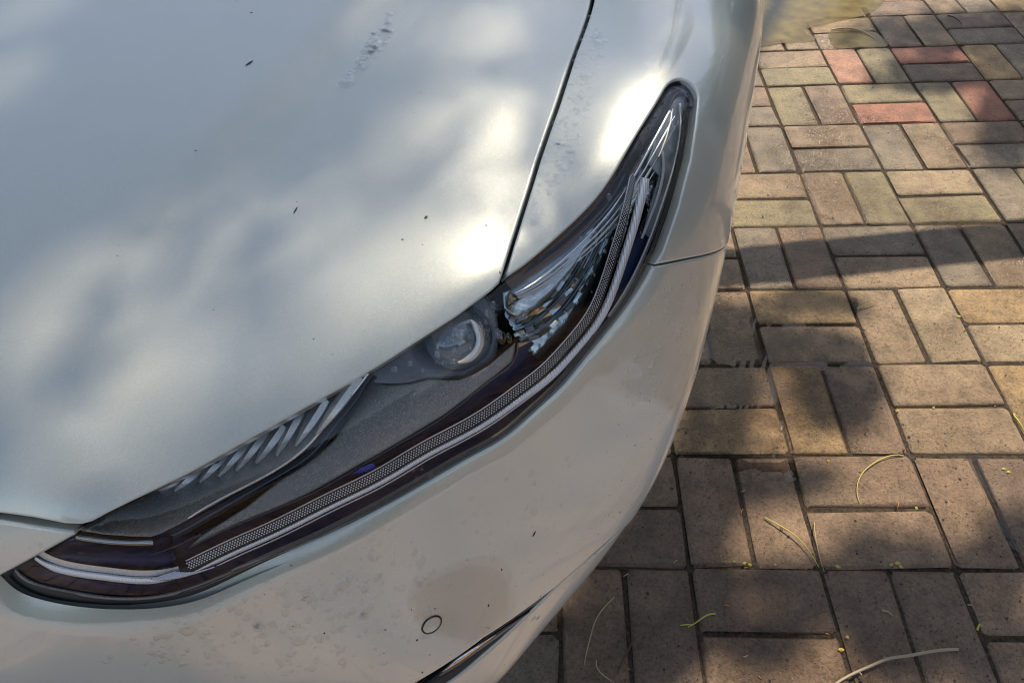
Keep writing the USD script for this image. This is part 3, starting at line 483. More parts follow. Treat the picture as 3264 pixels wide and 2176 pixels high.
def offs(line, o, step=40):
    c = smooth_line(line, step); t = np.gradient(c, axis=0); t /= np.linalg.norm(t, axis=1, keepdims=True); return c+np.c_[-t[:, 1], t[:, 0]]*(np.interp(np.linspace(0, 1, len(c)), np.linspace(0, 1, len(np.atleast_1d(o))), np.atleast_1d(o)))[:, None]
part(hl, 'guide_edge', ribbon(offs(GUIDE, [-18, -18, -18, -14, -9]), 6, .0070, prof=((-1, .003), (0, 0), (1, .003))), CHROME, smooth=True)
RIBC = mat('ribbed_strip', {'g': ('geometry', {}), 'w': ('wave_texture', dict(scale=150., bands_direction='x')), 'b': ('bump', dict(strength=.5, distance=.001)), 'p': ('principled_bsdf', dict(base_color=(.82, .83, .85), metallic=.35, roughness=.22))}, [('g.position', 'w.vector'), ('w.fac', 'b.height'), ('b.normal', 'p.normal')])
part(hl, 'chrome_strip', ribbon(offs(GUIDE, [25, 25, 25, 27, 34, 40]), 20, .0065, prof=((-1, .006), (-.6, .001), (0, 0), (.6, .001), (1, .006)), taper=([0, .05, .5, .75, 1], [.3, .8, .9, 1.25, 1.5])), RIBC, smooth=True)
part(hl, 'chrome_strip', ribbon(offs(GUIDE, [40, 40, 40, 42, 46])[2:-9], 6, .010, prof=((-1, .003), (0, 0), (1, .003))), CHROME, smooth=True)
# inner guide round the nose
G2 = [(112, 1776), (153, 1800), (238, 1824), (340, 1838), (442, 1848), (510, 1846), (575, 1834)]
part(hl, 'chrome_strip', ribbon(G2, 24, .0065, prof=((-1, .006), (-.6, .001), (0, 0), (.6, .001), (1, .006)), taper=([0, .15, .8, 1], [.5, 1, 1, .4])), RIBC, smooth=True)
part(hl, 'light_guide', ribbon(offs(G2, -22), 20, .010, prof=((-1, .005), (-.9, 0), (.9, 0), (1, .005))), SATIN, smooth=30)
part(hl, 'rim_rib', ribbon([(48, 1815), (90, 1850), (190, 1880), (330, 1902), (460, 1904), (560, 1888), (650, 1858), (740, 1822)], 12, .006, prof=((-1, .004), (0, 0), (1, .004))), BEZEL, smooth=True)
for k in range(12):
    a = np.array([500+k*11, 1842+1.5*k-k*k*.25]); part(hl, 'guide_line', ribbon([tuple(a+np.array([-22, 4])), tuple(a+np.array([20, -8])), tuple(a+np.array([62, -22]))], 4.5, .0055, prof=((-1, .002), (0, 0), (1, .002))), CHROME, smooth=True)
# trough at the nose
nose = [(230, 1700), (330, 1716), (420, 1722), (480, 1720), (520, 1708), (560, 1720), (560, 1780), (510, 1820), (400, 1815), (250, 1795), (130, 1765), (160, 1740)]
part(hl, 'nose_trough', patch(nose, .020, .004, 14, dfun=lambda P: .008*np.sin((P[:, 1]-1700)*.06)), BLUEBLACK, smooth=True)
for ln, w, m_ in (([(240, 1712), (330, 1726), (420, 1732), (488, 1730)], 24, MIRROR), ([(250, 1760), (330, 1772), (420, 1778), (500, 1762), (570, 1735), (640, 1700)], 10, GLOSSBLACK), ([(335, 1786), (400, 1792), (480, 1790)], 14, MIRROR)):
    part(hl, 'nose_rib', ribbon(ln, w, .015, prof=((-1, .004), (-.3, 0), (.5, .001), (1, .005))), m_, smooth=True)
# clear lens over everything
lensq = D(px_off(outp, -6)); P, T, nb, d = tri_poly(Polygon(lensq).buffer(0), 24, (3, 9), 12)
X, N, _, _ = frame(P); drop = .004+(12-np.sqrt(np.maximum(0, 144-np.maximum(0, 12-d)**2)))*MPP
part(hl, 'lens', TM(X-N*drop[:, None], T[:, ::-1]), CLEAR, smooth=True)

# fog lamp slot in the lip gap
slot = sub('fog_lamp')
part(slot, 'slot_lining', ribbon([(1330, 2235), (1430, 2152), (1544, 2064), (1690, 1949), (1766, 1885), (1820, 1833)], 60, .0105, prof=((-1, .012), (-.85, .001), (0, 0), (.85, .001), (1, .012)), taper=([0, .2, .4, .72, .88, 1], [1.05, .95, .76, .36, .2, .05])), RUBBER, smooth=True)
part(slot, 'lamp_glass', ribbon([(1400, 2152), (1480, 2094), (1560, 2040), (1640, 1984), (1690, 1948)], 26, .008, prof=((-1, .004), (-.5, .001), (0, 0), (.5, .001), (1, .004)), taper=([0, .2, .6, 1], [.4, 1, .7, .3])), GLOSSBLACK, smooth=True)
part(slot, 'lamp_trim', ribbon([(1410, 2140), (1470, 2098), (1530, 2056), (1580, 2022)], 13, .006, prof=((-1, .003), (0, 0), (1, .003)), taper=([0, .3, .6, 1], [.3, 1, .8, .2])), CHROME, smooth=True)
part(slot, 'wire_fin', ribbon([(1690, 1984), (1712, 1952), (1722, 1922)], 4, .007, prof=((-1, .002), (0, 0), (1, .002))), SATIN, smooth=True)
part(slot, 'wire_fin', ribbon([(1712, 1974), (1736, 1936), (1748, 1906)], 4, .007, prof=((-1, .002), (0, 0), (1, .002))), SATIN, smooth=True)
part(slot, 'slot_floor', ribbon([(1330, 2230), (1450, 2140), (1600, 2030), (1700, 1950), (1760, 1895)], 90, .036, taper=([0, .6, 1], [1, .9, .3])), SHADOW, smooth=True)
# parking sensor: dark ring round a painted disc
X, N, du, dv = frame(D([(1376, 1989)])); X, N = X[0], N[0]; a = np.cross(N, [0, 0, 1]); a /= np.linalg.norm(a); b = np.cross(a, N)
ring = [X+(a*math.cos(t)+b*math.sin(t))*.0093+N*.0002 for t in np.linspace(0, 2*math.pi, 49)]
sensor = sub('parking_sensor')
part(sensor, 'sensor_ring', tube(ring, .0010, 6), BLACK)
disc = TM([X+N*.0009]+[X+(a*math.cos(t)+b*math.sin(t))*.0088+N*.0006 for t in np.linspace(0, 2*math.pi, 33)[:-1]], [[0, 1+k, 1+(k+1) % 32] for k in range(32)])
if np.cross(disc.vertices[1]-disc.vertices[0], disc.vertices[2]-disc.vertices[0]) @ N < 0: disc.invert()
part(sensor, 'sensor_face', disc, PAINT)

# ---------------------------------------------------------------- barrier arm whose straight shadow crosses the paving
e0, e1 = ground([(2700, 762)])[0], ground([(3264, 707)])[0]; f0 = ground([(2700, 868)])[0]
H = 1.15; sh = SUN*(H/SUN[2])
d_ = (e1-e0)/np.linalg.norm(e1-e0); nn_ = np.array([-d_[1], d_[0], 0]); wid = abs((f0-e0) @ nn_)
mid = (e0+f0)/2
A0 = mid-d_*.36+sh; A1 = mid+d_*2.6+sh
bar = thing('barrier_gate', 'white barrier arm on a post throwing the straight shadow across the bricks', 'barrier', loc=(float(A1[0]), float(A1[1]), 0))
arm = trimesh.creation.box((np.linalg.norm(A1-A0), wid*.98, .03)); ang = math.atan2(d_[1], d_[0])
arm.apply_transform(trimesh.transformations.rotation_matrix(ang, [0, 0, 1])); arm.apply_translation((A0+A1)/2)
WHITEP = plain('white_barrier_paint', (.7, .7, .68), .4)
part(bar, 'arm', arm, WHITEP, smooth=False)
cabn = trimesh.creation.box((.3, .34, H+.1)); cabn.apply_translation((A1[0]+.1, A1[1]+.03, (H+.1)/2)); part(bar, 'post', cabn, BEZEL, smooth=False)

# ---------------------------------------------------------------- shade tree: its crown lies between the sun and the car
LITS = [  # sunlit patches on the car in 2352-wide pixels: x, y, half axes, tilt
 (350, 980, 300, 90, -15), (250, 860, 220, 60, -15), (50, 10, 70, 22, 0), (10, 200, 55, 34, -15), (1105, 55, 50, 26, -10), (910, 35, 40, 36, 0), (1040, 300, 110, 50, -12), (960, 310, 90, 45, 0), (1190, 500, 60, 80, 0), (1130, 520, 120, 60, 0), (880, 560, 110, 34, -15), (620, 500, 120, 46, -25), (560, 590, 170, 46, -22), (420, 560, 90, 34, -25),
 (330, 620, 230, 60, -22), (150, 700, 150, 46, -15), (60, 790, 120, 40, -10), (1000, 640, 130, 62, -10), (860, 740, 170, 46, -20), (1120, 620, 70, 60, 0), (560, 800, 160, 40, -15), (200, 1050, 260, 70, -8), (520, 950, 150, 50, -20), (100, 900, 110, 36, -10),
 (1370, 270, 40, 90, 15), (1270, 520, 60, 120, 20), (1200, 600, 40, 40, 0), (1690, 150, 14, 46, -15), (1500, 330, 30, 100, 20), (1450, 420, 60, 120, 20), (1300, 600, 110, 60, -30), (1500, 600, 40, 80, 0),
 (300, 1190, 85, 40, -30), (790, 900, 60, 60, -30), (640, 1010, 120, 26, -30), (480, 1060, 80, 22, -30), (200, 1400, 300, 40, 8), (650, 1340, 160, 25, -20), (950, 1210, 250, 22, -27), (1050, 770, 60, 50, 0), (700, 1000, 260, 70, -30), (900, 900, 160, 60, -30), (500, 1090, 160, 50, -30), (300, 1180, 120, 60, -20), (1350, 560, 160, 120, -50), (1500, 400, 40, 130, 15)]
SHADES_G = [  # shaded patches of the paving
 (1850, 690, 62, 22, 0), (1960, 700, 28, 14, 0), (1690, 770, 90, 55, 0), (1640, 880, 75, 60, 0), (1930, 890, 70, 60, 0), (1800, 790, 130, 26, 0), (1640, 990, 60, 40, 0), (1580, 1090, 130, 46, 0), (1700, 1110, 110, 30, 0), (1850, 1100, 40, 20, 0), (1560, 1200, 80, 70, 0), (1450, 1300, 90, 70, 0), (1640, 1150, 60, 24, 0),
 (1560, 1440, 90, 60, 0), (1390, 1500, 130, 90, 0), (1610, 1340, 60, 40, 0), (1760, 1470, 60, 40, 0), (1880, 1350, 46, 60, 20), (1990, 1320, 50, 70, 0), (2120, 1400, 120, 110, 20), (2230, 1320, 100, 50, 0), (2290, 1500, 80, 60, 0), (1780, 1330, 40, 22, 0), (2050, 1480, 60, 40, 0), (2330, 1230, 40, 40, 0), (2200, 80, 180, 40, 0), (2150, 170, 120, 30, 0), (2320, 260, 60, 90, 0), (2330, 90, 60, 60, 0)]
def ell(p, L_, gr=1.0):
    p = np.atleast_2d(p)/K; out = np.zeros(len(p))
    for x, y, a, b, t in L_:
        c, s = math.cos(math.radians(t)), math.sin(math.radians(t)); u = (p[:, 0]-x)*c+(p[:, 1]-y)*s; v = -(p[:, 0]-x)*s+(p[:, 1]-y)*c
        out = np.maximum(out, np.clip(1.6-np.hypot(u/a, v/b)/gr, 0, 1))
    return out
CARP = Polygon([(-300, -290), (2436, -290)]+[(2436, 0), (2408, 250), (2380, 458), (2345, 652), (2311, 819), (2276, 971), (2234, 1152), (2200, 1249), (2151, 1388), (2109, 1499), (2054, 1596), (1998, 1679), (1927, 1784), (1812, 1929), (1690, 2059), (1600, 2176), (1400, 2500), (-300, 2500)])
feet = []
g = np.c_[rng.uniform(-270, 2420, 30000), rng.uniform(-270, 1950, 30000)]
g = g[shapely.contains_xy(CARP, g[:, 0], g[:, 1])]; keep = rng.random(len(g)) > np.minimum(.95, 1.5*ell(g, LITS, 1.42))
g = g[keep]; Xc = lift(np.clip(g, [-270, -270], [2400, 2230]), 0); 
wgt = np.linalg.norm(Xc-EYE, axis=1)**2; wgt /= wgt.mean(); feet.append(Xc[rng.random(len(Xc)) < wgt*.25])
ncar = len(feet[0])
g = np.c_[rng.uniform(1500, 3500, 60000), rng.uniform(-100, 2300, 60000)]; g = g[~shapely.contains_xy(CARP.buffer(-20), g[:, 0], g[:, 1])]
g = g[rng.random(len(g)) < ell(g, SHADES_G)]; Xg = ground(g); w2 = np.linalg.norm(Xg-EYE, axis=1)**2; w2 /= np.percentile(w2, 80); feet.append(Xg[rng.random(len(Xg)) < np.clip(w2, 0, 1)*1.0])
fr = np.c_[rng.uniform(-4.5, 1.6, 6000), rng.uniform(-4.6, -2.02, 6000), np.zeros(6000)]; fq = project(fr); fq[((fr-EYE) @ ROT[2]) < .1] = -9999
fr = fr[((fq[:, 0] < -300) | (fq[:, 0] > 3600) | (fq[:, 1] > 2250)) & (meshkit.noise(fr*[7, 3.5, 1], 11) > .5)]; feet.append(fr)
ex = np.c_[rng.uniform(-4.2, -1.9, 1500), rng.uniform(-2.2, 1.0, 1500), np.full(1500, .6)]; feet.append(ex)
feet = np.vstack(feet); dist = rng.uniform(4.4, 6.4, len(feet)); dist[:ncar] = rng.uniform(6.8, 10., ncar); LP = feet+SUN*dist[:, None]
cand = np.c_[rng.uniform(-5.5, 2.8, 26000), rng.uniform(-4.6, .2, 26000), rng.uniform(3.2, 5.6, 26000)]
cand = cand[meshkit.noise(cand*1.1, 3) > .55]
def foot_px(P, z): F_ = P-SUN*((P[:, 2]-z)/SUN[2])[:, None]; q_ = project(F_); q_[((F_-EYE) @ ROT[2]) < .1] = -9999; return q_
bad = np.zeros(len(cand), bool)
for z in (0., .35, .6, .75):
    q_ = foot_px(cand, z); bad |= (q_[:, 0] > -250) & (q_[:, 0] < 3500) & (q_[:, 1] > -250) & (q_[:, 1] < 2400)
LP = np.vstack([LP, cand[~bad]])
print('leaves', len(LP))
def leaves(P, size):
    n = len(P); d = rng.normal(size=(n, 3)); d[:, 2] *= .5; d /= np.linalg.norm(d, axis=1, keepdims=True); u = rng.normal(size=(n, 3)); u -= (u*d).sum(1, keepdims=True)*d; u /= np.linalg.norm(u, axis=1, keepdims=True)
    # each leaf faces roughly the light
    f = SUN+rng.normal(0, .55, (n, 3)); f /= np.linalg.norm(f, axis=1, keepdims=True); d = d-(d*f).sum(1, keepdims=True)*f; d /= np.linalg.norm(d, axis=1, keepdims=True); u = np.cross(f, d)
    s = size*rng.uniform(.75, 1.3, (n, 1)); l = d*s; w = u*s*.36
    V = np.stack([P-l, P-l*.3+w, P+l*.35+w*.85, P+l, P+l*.35-w*.85, P-l*.3-w], 1); V[:, 0] -= f*s*.1; V[:, 3] -= f*s*.2
    base = np.arange(n)[:, None, None]*6; F = (np.array([[0, 1, 5], [1, 2, 4], [1, 4, 5], [2, 3, 4]])[None]+base).reshape(-1, 3)
    return TM(V.reshape(-1, 3), F)
LEAF = mat('green_leaf', {'g': ('geometry', {}), 'v': ('white_noise_texture', {}), 'r': ('rgb_ramp', dict(ramp=[(0, (.035, .075, .015)), (1, (.09, .15, .03))])), 'd': ('principled_bsdf', dict(roughness=.45)), 't': ('translucent_bsdf', dict(color=(.10, .18, .03))), 'm': ('mix_closure', dict(fac=.3))},
    [('g.random_per_island', 'r.fac'), ('r.color', 'd.base_color'), ('d.BSDF', 'm.closure1'), ('t.BSDF', 'm.closure2')], surface='m.closure')
BARK = mat('grey_bark', {'g': ('geometry', {}), 'n': ('noise_texture', dict(scale=30., detail=5.)), 'r': ('rgb_ramp', dict(ramp=[(.3, (.06, .045, .03)), (.7, (.17, .13, .10))])), 'b': ('bump', dict(strength=.8, distance=.02)), 'p': ('principled_bsdf', dict(roughness=.85))}, [('g.position', 'n.vector'), ('n.fac', 'r.fac'), ('r.color', 'p.base_color'), ('n.fac', 'b.height'), ('b.normal', 'p.normal')])
HT = rng.uniform(size=(9000, 3)); HP = np.c_[-7+HT[:, 0]*12, -8.6-HT[:, 1]*.9, .05+HT[:, 2]*2.0]; HP[:, 1] += .5*meshkit.noise(HP*1.3, 9)
hedge = thing('garden_hedge', 'tall clipped green hedge in front of the parked car, out of the frame', 'hedge', loc=(-1, -9, 0))
part(hedge, 'foliage', leaves(HP, .085), LEAF, smooth=False, kind='stuff')
rt = rng.uniform(size=(9000, 3)); RP = np.c_[4.6+rt[:, 0]*1.6, -5+rt[:, 1]*15, .05+rt[:, 2]*(3.2+1.6*meshkit.noise(np.c_[rt[:, 1]*9, rt[:, 1]*0, rt[:, 1]*0], 4))]
row = thing('shrub_row', 'tall loose row of green shrubs beyond the paving, out of the frame', 'shrub', loc=(5.4, 2, 0))
part(row, 'foliage', leaves(RP, .13), LEAF, smooth=False, kind='stuff')
rb_ = trimesh.creation.box((.5, 15, 2.6)); rb_.apply_translation((5.9, 2.5, 1.3)); part(row, 'stems', rb_, BARK, smooth=False)
hb_ = trimesh.creation.box((12, .6, 1.8)); hb_.apply_translation((-1, -9.2, .9)); part(hedge, 'stems', hb_, BARK, smooth=False)
TB = np.array([2.4, 5.4, 0.])
tree = thing('shade_tree', 'leafy tree behind the car that dapples its bonnet with shade', 'tree', loc=tuple(TB))
fork = TB+[-.2, -.4, 3.0]
part(tree, 'trunk', tube(smooth_line3([TB, TB+[.05, 0, 1.2], fork]) if False else np.array([TB, TB+[-.03, -.03, .9], TB+[-.1, -.15, 1.9], fork]), .17, 12, ([0, .3, 1], [1.25, 1, .75])), BARK, smooth=True)
cen = LP[rng.choice(len(feet[:ncar]), 7, replace=False)]
for c in cen:
    t = np.linspace(0, 1, 9)[:, None]; mid_ = (fork+c)/2+rng.normal(0, .25, 3)+[0, 0, .35]
    part(tree, 'limb', tube((1-t)**2*fork+2*t*(1-t)*mid_+t*t*c, .040, 7, ([0, 1], [1.3, .18])), BARK, smooth=True)
part(tree, 'crown', leaves(LP, .026), LEAF, smooth=False, kind='stuff')

# ---------------------------------------------------------------- water, algae and litter on the paving
def blob(px, seed, rough=.10, n=70):
    c = np.mean(px, 0); p = smooth_line(list(px)+[px[0]], 18, True); r = np.random.default_rng(seed)
    f = 1+rough*np.array([sum(math.sin(k*a+ph)/k for k, ph in zip((3, 5, 8, 13), r.uniform(0, 6, 4))) for a in np.linspace(0, 2*math.pi, len(p))])
    return c+(p-c)*f[:, None]
def film(px, z, step=30, dome=0):
    P, T, nb, d = tri_poly(Polygon(px).buffer(0), step, (6, 18), 12); X = ground(P, z)
    if dome: X[:, 2] += dome*np.minimum(1, d/60)
    else: X[:, 2] += 0
    film.uv = np.c_[np.minimum(d/70, 1), d*0]
    return TM(X, T[:, ::-1])
def up(m):
    if m.face_normals[:, 2].mean() < 0: m.invert()
    return m
pd = thing('puddle', kind='structure', loc=tuple(ground([(2430, 1150)])[0]))
part(pd, 'water_sheet', up(film(blob([(2240, 1120), (2360, 1000), (2430, 1020), (2500, 1030), (2690, 930), (2730, 960), (2720, 1080), (2780, 1170), (2640, 1180), (2560, 1200), (2560, 1300), (2520, 1330), (2500, 1460), (2600, 1470), (2520, 1540), (2420, 1500), (2180, 1510), (2150, 1450), (2470, 1430), (2440, 1330), (2230, 1310), (2300, 1290), (2400, 1200)], 3, .03), -.0016, 26)), WATER, smooth=True)
part(pd, 'water_sheet', up(film(blob([(3070, 1460), (3130, 1450), (3180, 1560), (3240, 1700), (3264, 1760), (3220, 1740), (3180, 1640), (3120, 1540)], 4, .06), -.0016, 26)), WATER, smooth=True)
ALG = mat('algae_mud', {'g': ('geometry', {}), 'n': ('noise_texture', dict(scale=22., detail=5.)), 'r': ('rgb_ramp', dict(ramp=[(.3, (.105, .070, .014)), (.55, (.165, .118, .020)), (.75, (.21, .165, .045))])), 'n2': ('noise_texture', dict(scale=14., detail=6., distortion=.5)), 'u': ('uvmap', {}), 'sx': ('separate_xyz', {}), 'am': ('math', dict(math_type='multiply_add', value2=1.3, value3=-.2)), 'ad': ('math', dict(math_type='add')), 'a': ('map_range', dict(from_min=.1, from_max=.8, to_min=0., to_max=.92, clamp=True)), 'p': ('principled_bsdf', dict(roughness=.2))},
    [('g.position', 'n.vector'), ('n.fac', 'r.fac'), ('r.color', 'p.base_color'), ('g.position', 'n2.vector'), ('n2.fac', 'am.value1'), ('u.UV', 'sx.vector'), ('sx.x', 'ad.value1'), ('am.value', 'ad.value2'), ('ad.value', 'a.value'), ('a.result', 'p.alpha')])
al = usdkit.mesh(stage, '/World/algae_patch', up(film(blob([(2380, -120), (2900, -120), (2820, 0), (2780, 40), (2700, 60), (2620, 80), (2560, 100), (2600, 120), (2480, 140), (2380, 145), (2340, 60)], 5, .05), .0022, 26, .0012)), ALG, smooth=True, uv=film.uv); tag(al, 'olive-brown algae film over the bricks beside the fender', 'algae', kind='stuff')
al2 = usdkit.mesh(stage, '/World/algae_patch_001', up(film(blob([(2640, 105), (2740, 95), (2800, 110), (2830, 140), (2740, 150), (2660, 145)], 6, .06), .0024, 20, .0006)), ALG, smooth=True, uv=film.uv); tag(al2, 'small pale olive algae smear between the algae film and the pink brick', 'algae', kind='stuff')
YEL = plain('yellow_stem', (.42, .36, .06), .5); STRAW = plain('dry_straw', (.38, .29, .15), .6); ORG = plain('rust_needle', (.42, .14, .03), .55); TWG = plain('pale_twig', (.33, .25, .17), .8); DRK = plain('dark_stick', (.06, .045, .03), .8); LEAFY = plain('yellow_leaf', (.42, .31, .05), .5); GRNB = plain('green_bit', (.25, .30, .05), .5)
def stem(px, r, m, name, label, cat, group=None, arc=.004, taper=([0, .5, 1], [1, .9, .5])):
    c = smooth_line(px, 14); G = ground(c, 0); t = np.linspace(0, 1, len(c)); G[:, 2] = r*.9+.0006+arc*np.sin(math.pi*t)
    b = G[len(G)//2].copy(); b[2] = 0; th = thing(name, label, cat, loc=tuple(b), group=group); part(th, 'stalk', tube(G, r, 6, taper), m, smooth=True); return th
Z4 = lambda L_: [(1664+x/1.47, 1400+y/1.47) for x, y in L_]
stem(Z4([(1785, 77), (1700, 88), (1640, 120), (1590, 165), (1566, 225), (1572, 280), (1588, 308)]), .0011, YEL, 'plant_stem', 'longest yellow-green stem curled like a hook on the sunny bricks', 'stem')
stem(Z4([(1138, 368), (1215, 415), (1290, 470), (1350, 540), (1390, 600)]), .0012, YEL, 'plant_stem', 'olive stem lying straight down to the joint below the hook-shaped stem', 'stem')
stem(Z4([(1368, 390), (1372, 470), (1388, 545), (1415, 620)]), .0009, STRAW, 'plant_stem', 'thin pale stem lying along the brick joint beside the olive stem', 'stem')
stem(Z4([(432, 738), (385, 790), (345, 850), (320, 930), (302, 1000), (292, 1055)]), .0012, STRAW, 'plant_stem', 'pale curved straw lying nearest the bumper lip', 'stem')
tw_ = stem(Z4([(905, 818), (860, 830), (800, 870), (776, 880)]), .0013, YEL, 'plant_stem', 'short bright yellow stem with a forked end by the middle joint', 'stem')
c = ground(Z4([(800, 868), (770, 868), (742, 872)])); c[:, 2] = .002; part(tw_, 'side_shoot', tube(c, .0009, 5), YEL)
stem(Z4([(348, 1035), (355, 1080), (390, 1115), (440, 1145)]), .0009, STRAW, 'plant_stem', 'thin grey straw bent round at the lower frame edge', 'stem')
stem(Z4([(522, 925), (500, 985), (465, 1050), (445, 1100)]), .0015, DRK, 'dark_twig', 'dark forked twig beside the joint near the lower frame edge', 'twig')
tw_ = stem(Z4([(2040, 985), (1960, 990), (1880, 1003), (1790, 1020), (1700, 1035), (1640, 1060), (1570, 1090), (1500, 1125), (1450, 1160)]), .0022, TWG, 'fallen_twig', 'long pale woody twig across the shaded bricks in the lower right', 'twig', taper=([0, .5, 1], [1, 1, .8]))
for (x, y), (x2, y2) in (((1880, 1003), (1868, 990)), ((1700, 1035), (1690, 1022)), ((1570, 1090), (1585, 1108))):
    c = ground(Z4([(x, y), ((x+x2)/2+2, (y+y2)/2), (x2, y2)])); c[:, 2] = [.004, .005, .005]; part(tw_, 'knot', tube(c, .0012, 5), TWG)
stem([(2650, 98), (2700, 96), (2760, 112), (2790, 130)], .0022, STRAW, 'plant_stem', 'dry bowed straw on the algae beside the pink brick', 'stem')
stem([(3240, 1330), (3225, 1322), (3250, 1360), (3264, 1380)], .0018, YEL, 'plant_stem', 'yellow forked sprig at the right frame edge', 'stem')
stem(Z4([(2130, 895), (2138, 870), (2155, 875)]), .0016, YEL, 'plant_stem', 'small curled green-yellow sprout at the joint on the lower right', 'stem')
stem([(3020, 52), (3045, 66), (3065, 80)], .002, DRK, 'dark_twig', 'short dark twig on the far shaded bricks', 'twig')
stem(Z4([(1685, 800), (1735, 825)]), .0012, STRAW, 'plant_stem', 'short grey straw on the shaded brick right of centre', 'stem')
stem([(2731, 985), (2790, 968)], .0016, YEL, 'plant_stem', 'pale yellow splinter on the ochre brick below the barrier shadow', 'stem')
ned = Z4([(485, 637), (665, 430), (940, 300), (1030, 340), (1035, 243), (995, 288), (1215, 415), (1430, 155), (720, 575), (1050, 600), (960, 780), (395, 868), (1045, 1015), (1430, 912), (500, 1075), (1900, 573), (1925, 568), (1330, 608), (1410, 800), (1115, 1115), (2100, 780), (1750, 520), (1605, 505), (1760, 310), (2212, 480), (1995, 590), (1740, 590), (860, 16), (740, 52)])
for k, p in enumerate(ned):
    a = rng.uniform(0, math.pi); l = rng.uniform(9, 24); p = np.array(p); e = np.array([math.cos(a), math.sin(a)*.8])*l/2
    G = ground([p-e, p+rng.normal(0, 1.2, 2), p+e]); G[:, 2] = [.0014, .0022, .0014]
    o = usdkit.mesh(stage, numbered('/World/pine_needle'), tube(G, .0009, 5, ([0, .5, 1], [.8, 1, .4])), ORG if k % 4 else STRAW, smooth=True)
    tag(o, 'small fallen needle lying on the damp bricks', 'needle', group='needles scattered on the bricks')
bits = [(2672, 567), (2709, 567), (3140, 680), (3160, 690), (2270, 1318), (3215, 1505), (3200, 1495), (2470, 1800), (2372, 1795), (2340, 1790), (2390, 1800), (2670, 1806), (2840, 1800), (2870, 1806), (2860, 1795), (2920, 1620), (2700, 2030), (2680, 2070), (3055, 1010), (2640, 1470), (2860, 1310), (2975, 1300)]
for k, p in enumerate(bits):
    X = ground([p])[0]; s = rng.uniform(.0016, .0032); a = rng.uniform(0, 6); pts = [[math.cos(a+t)*s*(1 if i % 3 else 1.8), math.sin(a+t)*s, .0012+.001*(i % 2)] for i, t in enumerate(np.linspace(0, 2*math.pi, 7)[:-1])]
    o = usdkit.mesh(stage, numbered('/World/leaf_scrap'), TM(np.vstack([[[0, 0, .0028]], pts])+X, [[0, 1+i, 1+(i+1) % 6] for i in range(6)]), LEAFY if k % 3 else GRNB, smooth=False)
    tag(o, 'tiny yellow leaf scrap lying on the bricks', 'leaf scrap', group='yellow leaf scraps on the bricks')
# grit: too many and too small to count
gp = np.c_[rng.uniform(1500, 3400, 4200), rng.uniform(-80, 2250, 4200)]; gp = gp[~shapely.contains_xy(CARP, gp[:, 0], gp[:, 1])]; Xg = ground(gp); grit = []
for X in Xg:
    t = trimesh.creation.icosphere(0, min(.0024, .0005+rng.gamma(1.5, .0003))); t.apply_scale([1, rng.uniform(.6, 1.3), .6]); t.apply_translation(X+[0, 0, .0006]); grit.append(t)
GRIT = mat('grit', {'g': ('geometry', {}), 'r': ('rgb_ramp', dict(ramp=[(0, (.02, .016, .012)), (.5, (.09, .07, .05)), (.7, (.5, .45, .38)), (1, (.8, .77, .7))])), 'p': ('principled_bsdf', dict(roughness=.3))}, [('g.random_per_island', 'r.fac'), ('r.color', 'p.base_color')])
o = usdkit.mesh(stage, '/World/grit', cat3(grit), GRIT, smooth=False); tag(o, 'dark and pale grit strewn over the wet bricks', 'grit', kind='stuff')

# ---------------------------------------------------------------- drops and specks on the paint
capv = trimesh.creation.icosphere(1, 1.0); capv = capv.slice_plane([0, 0, -.12], [0, 0, 1])
def on_skin(px, lift_=0.0):
    q = D(px); X, N, _, _ = frame(q); dr = np.zeros(len(q)); h_ = shapely.contains_xy(hood_poly, q[:, 0], q[:, 1]); dr[h_] = crease_drop(q[h_]); b_ = shapely.contains_xy(bump_poly, q[:, 0], q[:, 1]); dr[b_] += shelf(q[b_]); l_ = shapely.contains_xy(lip_poly, q[:, 0], q[:, 1]); dr[l_] += .0025; z_ = shapely.contains_xy(Polygon(lensq), q[:, 0], q[:, 1]); dr[z_] = .0040
    return X-N*dr[:, None]+N*lift_, N
def place(shape, X, N, sx, sy, sz):
    a = np.cross(N, [.3, -.2, 1]); a /= np.linalg.norm(a); b = np.cross(N, a); m = shape.copy(); v = m.vertices
    m.vertices = X+np.outer(v[:, 0]*sx, a)+np.outer(v[:, 1]*sy, b)+np.outer(v[:, 2]*sz, N); return m
regs = [([(1215, 1200), (1400, 1095), (1590, 965), (1650, 950), (1720, 1010), (1560, 1140), (1300, 1205)], 40, 1.5), ([(1750, 830), (2000, 560), (2140, 340), (2180, 420), (2080, 700), (1900, 980)], 40, 1.2), ([(1690, 650), (1760, 430), (1830, 200), (1880, 40), (1930, 120), (1880, 330), (1830, 520), (1760, 640), (1700, 720)], 260, 1.0), ([(1120, 230), (1010, 300), (960, 380), (1080, 250), (1200, 60), (1240, 20), (1250, 80), (1190, 170)], 90, 2.2), ([(860, 1830), (1250, 1660), (1500, 1900), (1250, 2120), (700, 2160), (300, 2100), (500, 1990)], 330, 1.35), ([(2080, 900), (2250, 850), (2230, 1060), (2170, 1290), (2020, 1300), (1960, 1230), (2060, 1060)], 150, 1.2), ([(0, 1690), (200, 1710), (0, 1800)], 25, 1.1), ([(1300, 1500), (1700, 1480), (2000, 1350), (1900, 1600), (1600, 1850)], 60, 1.0)]
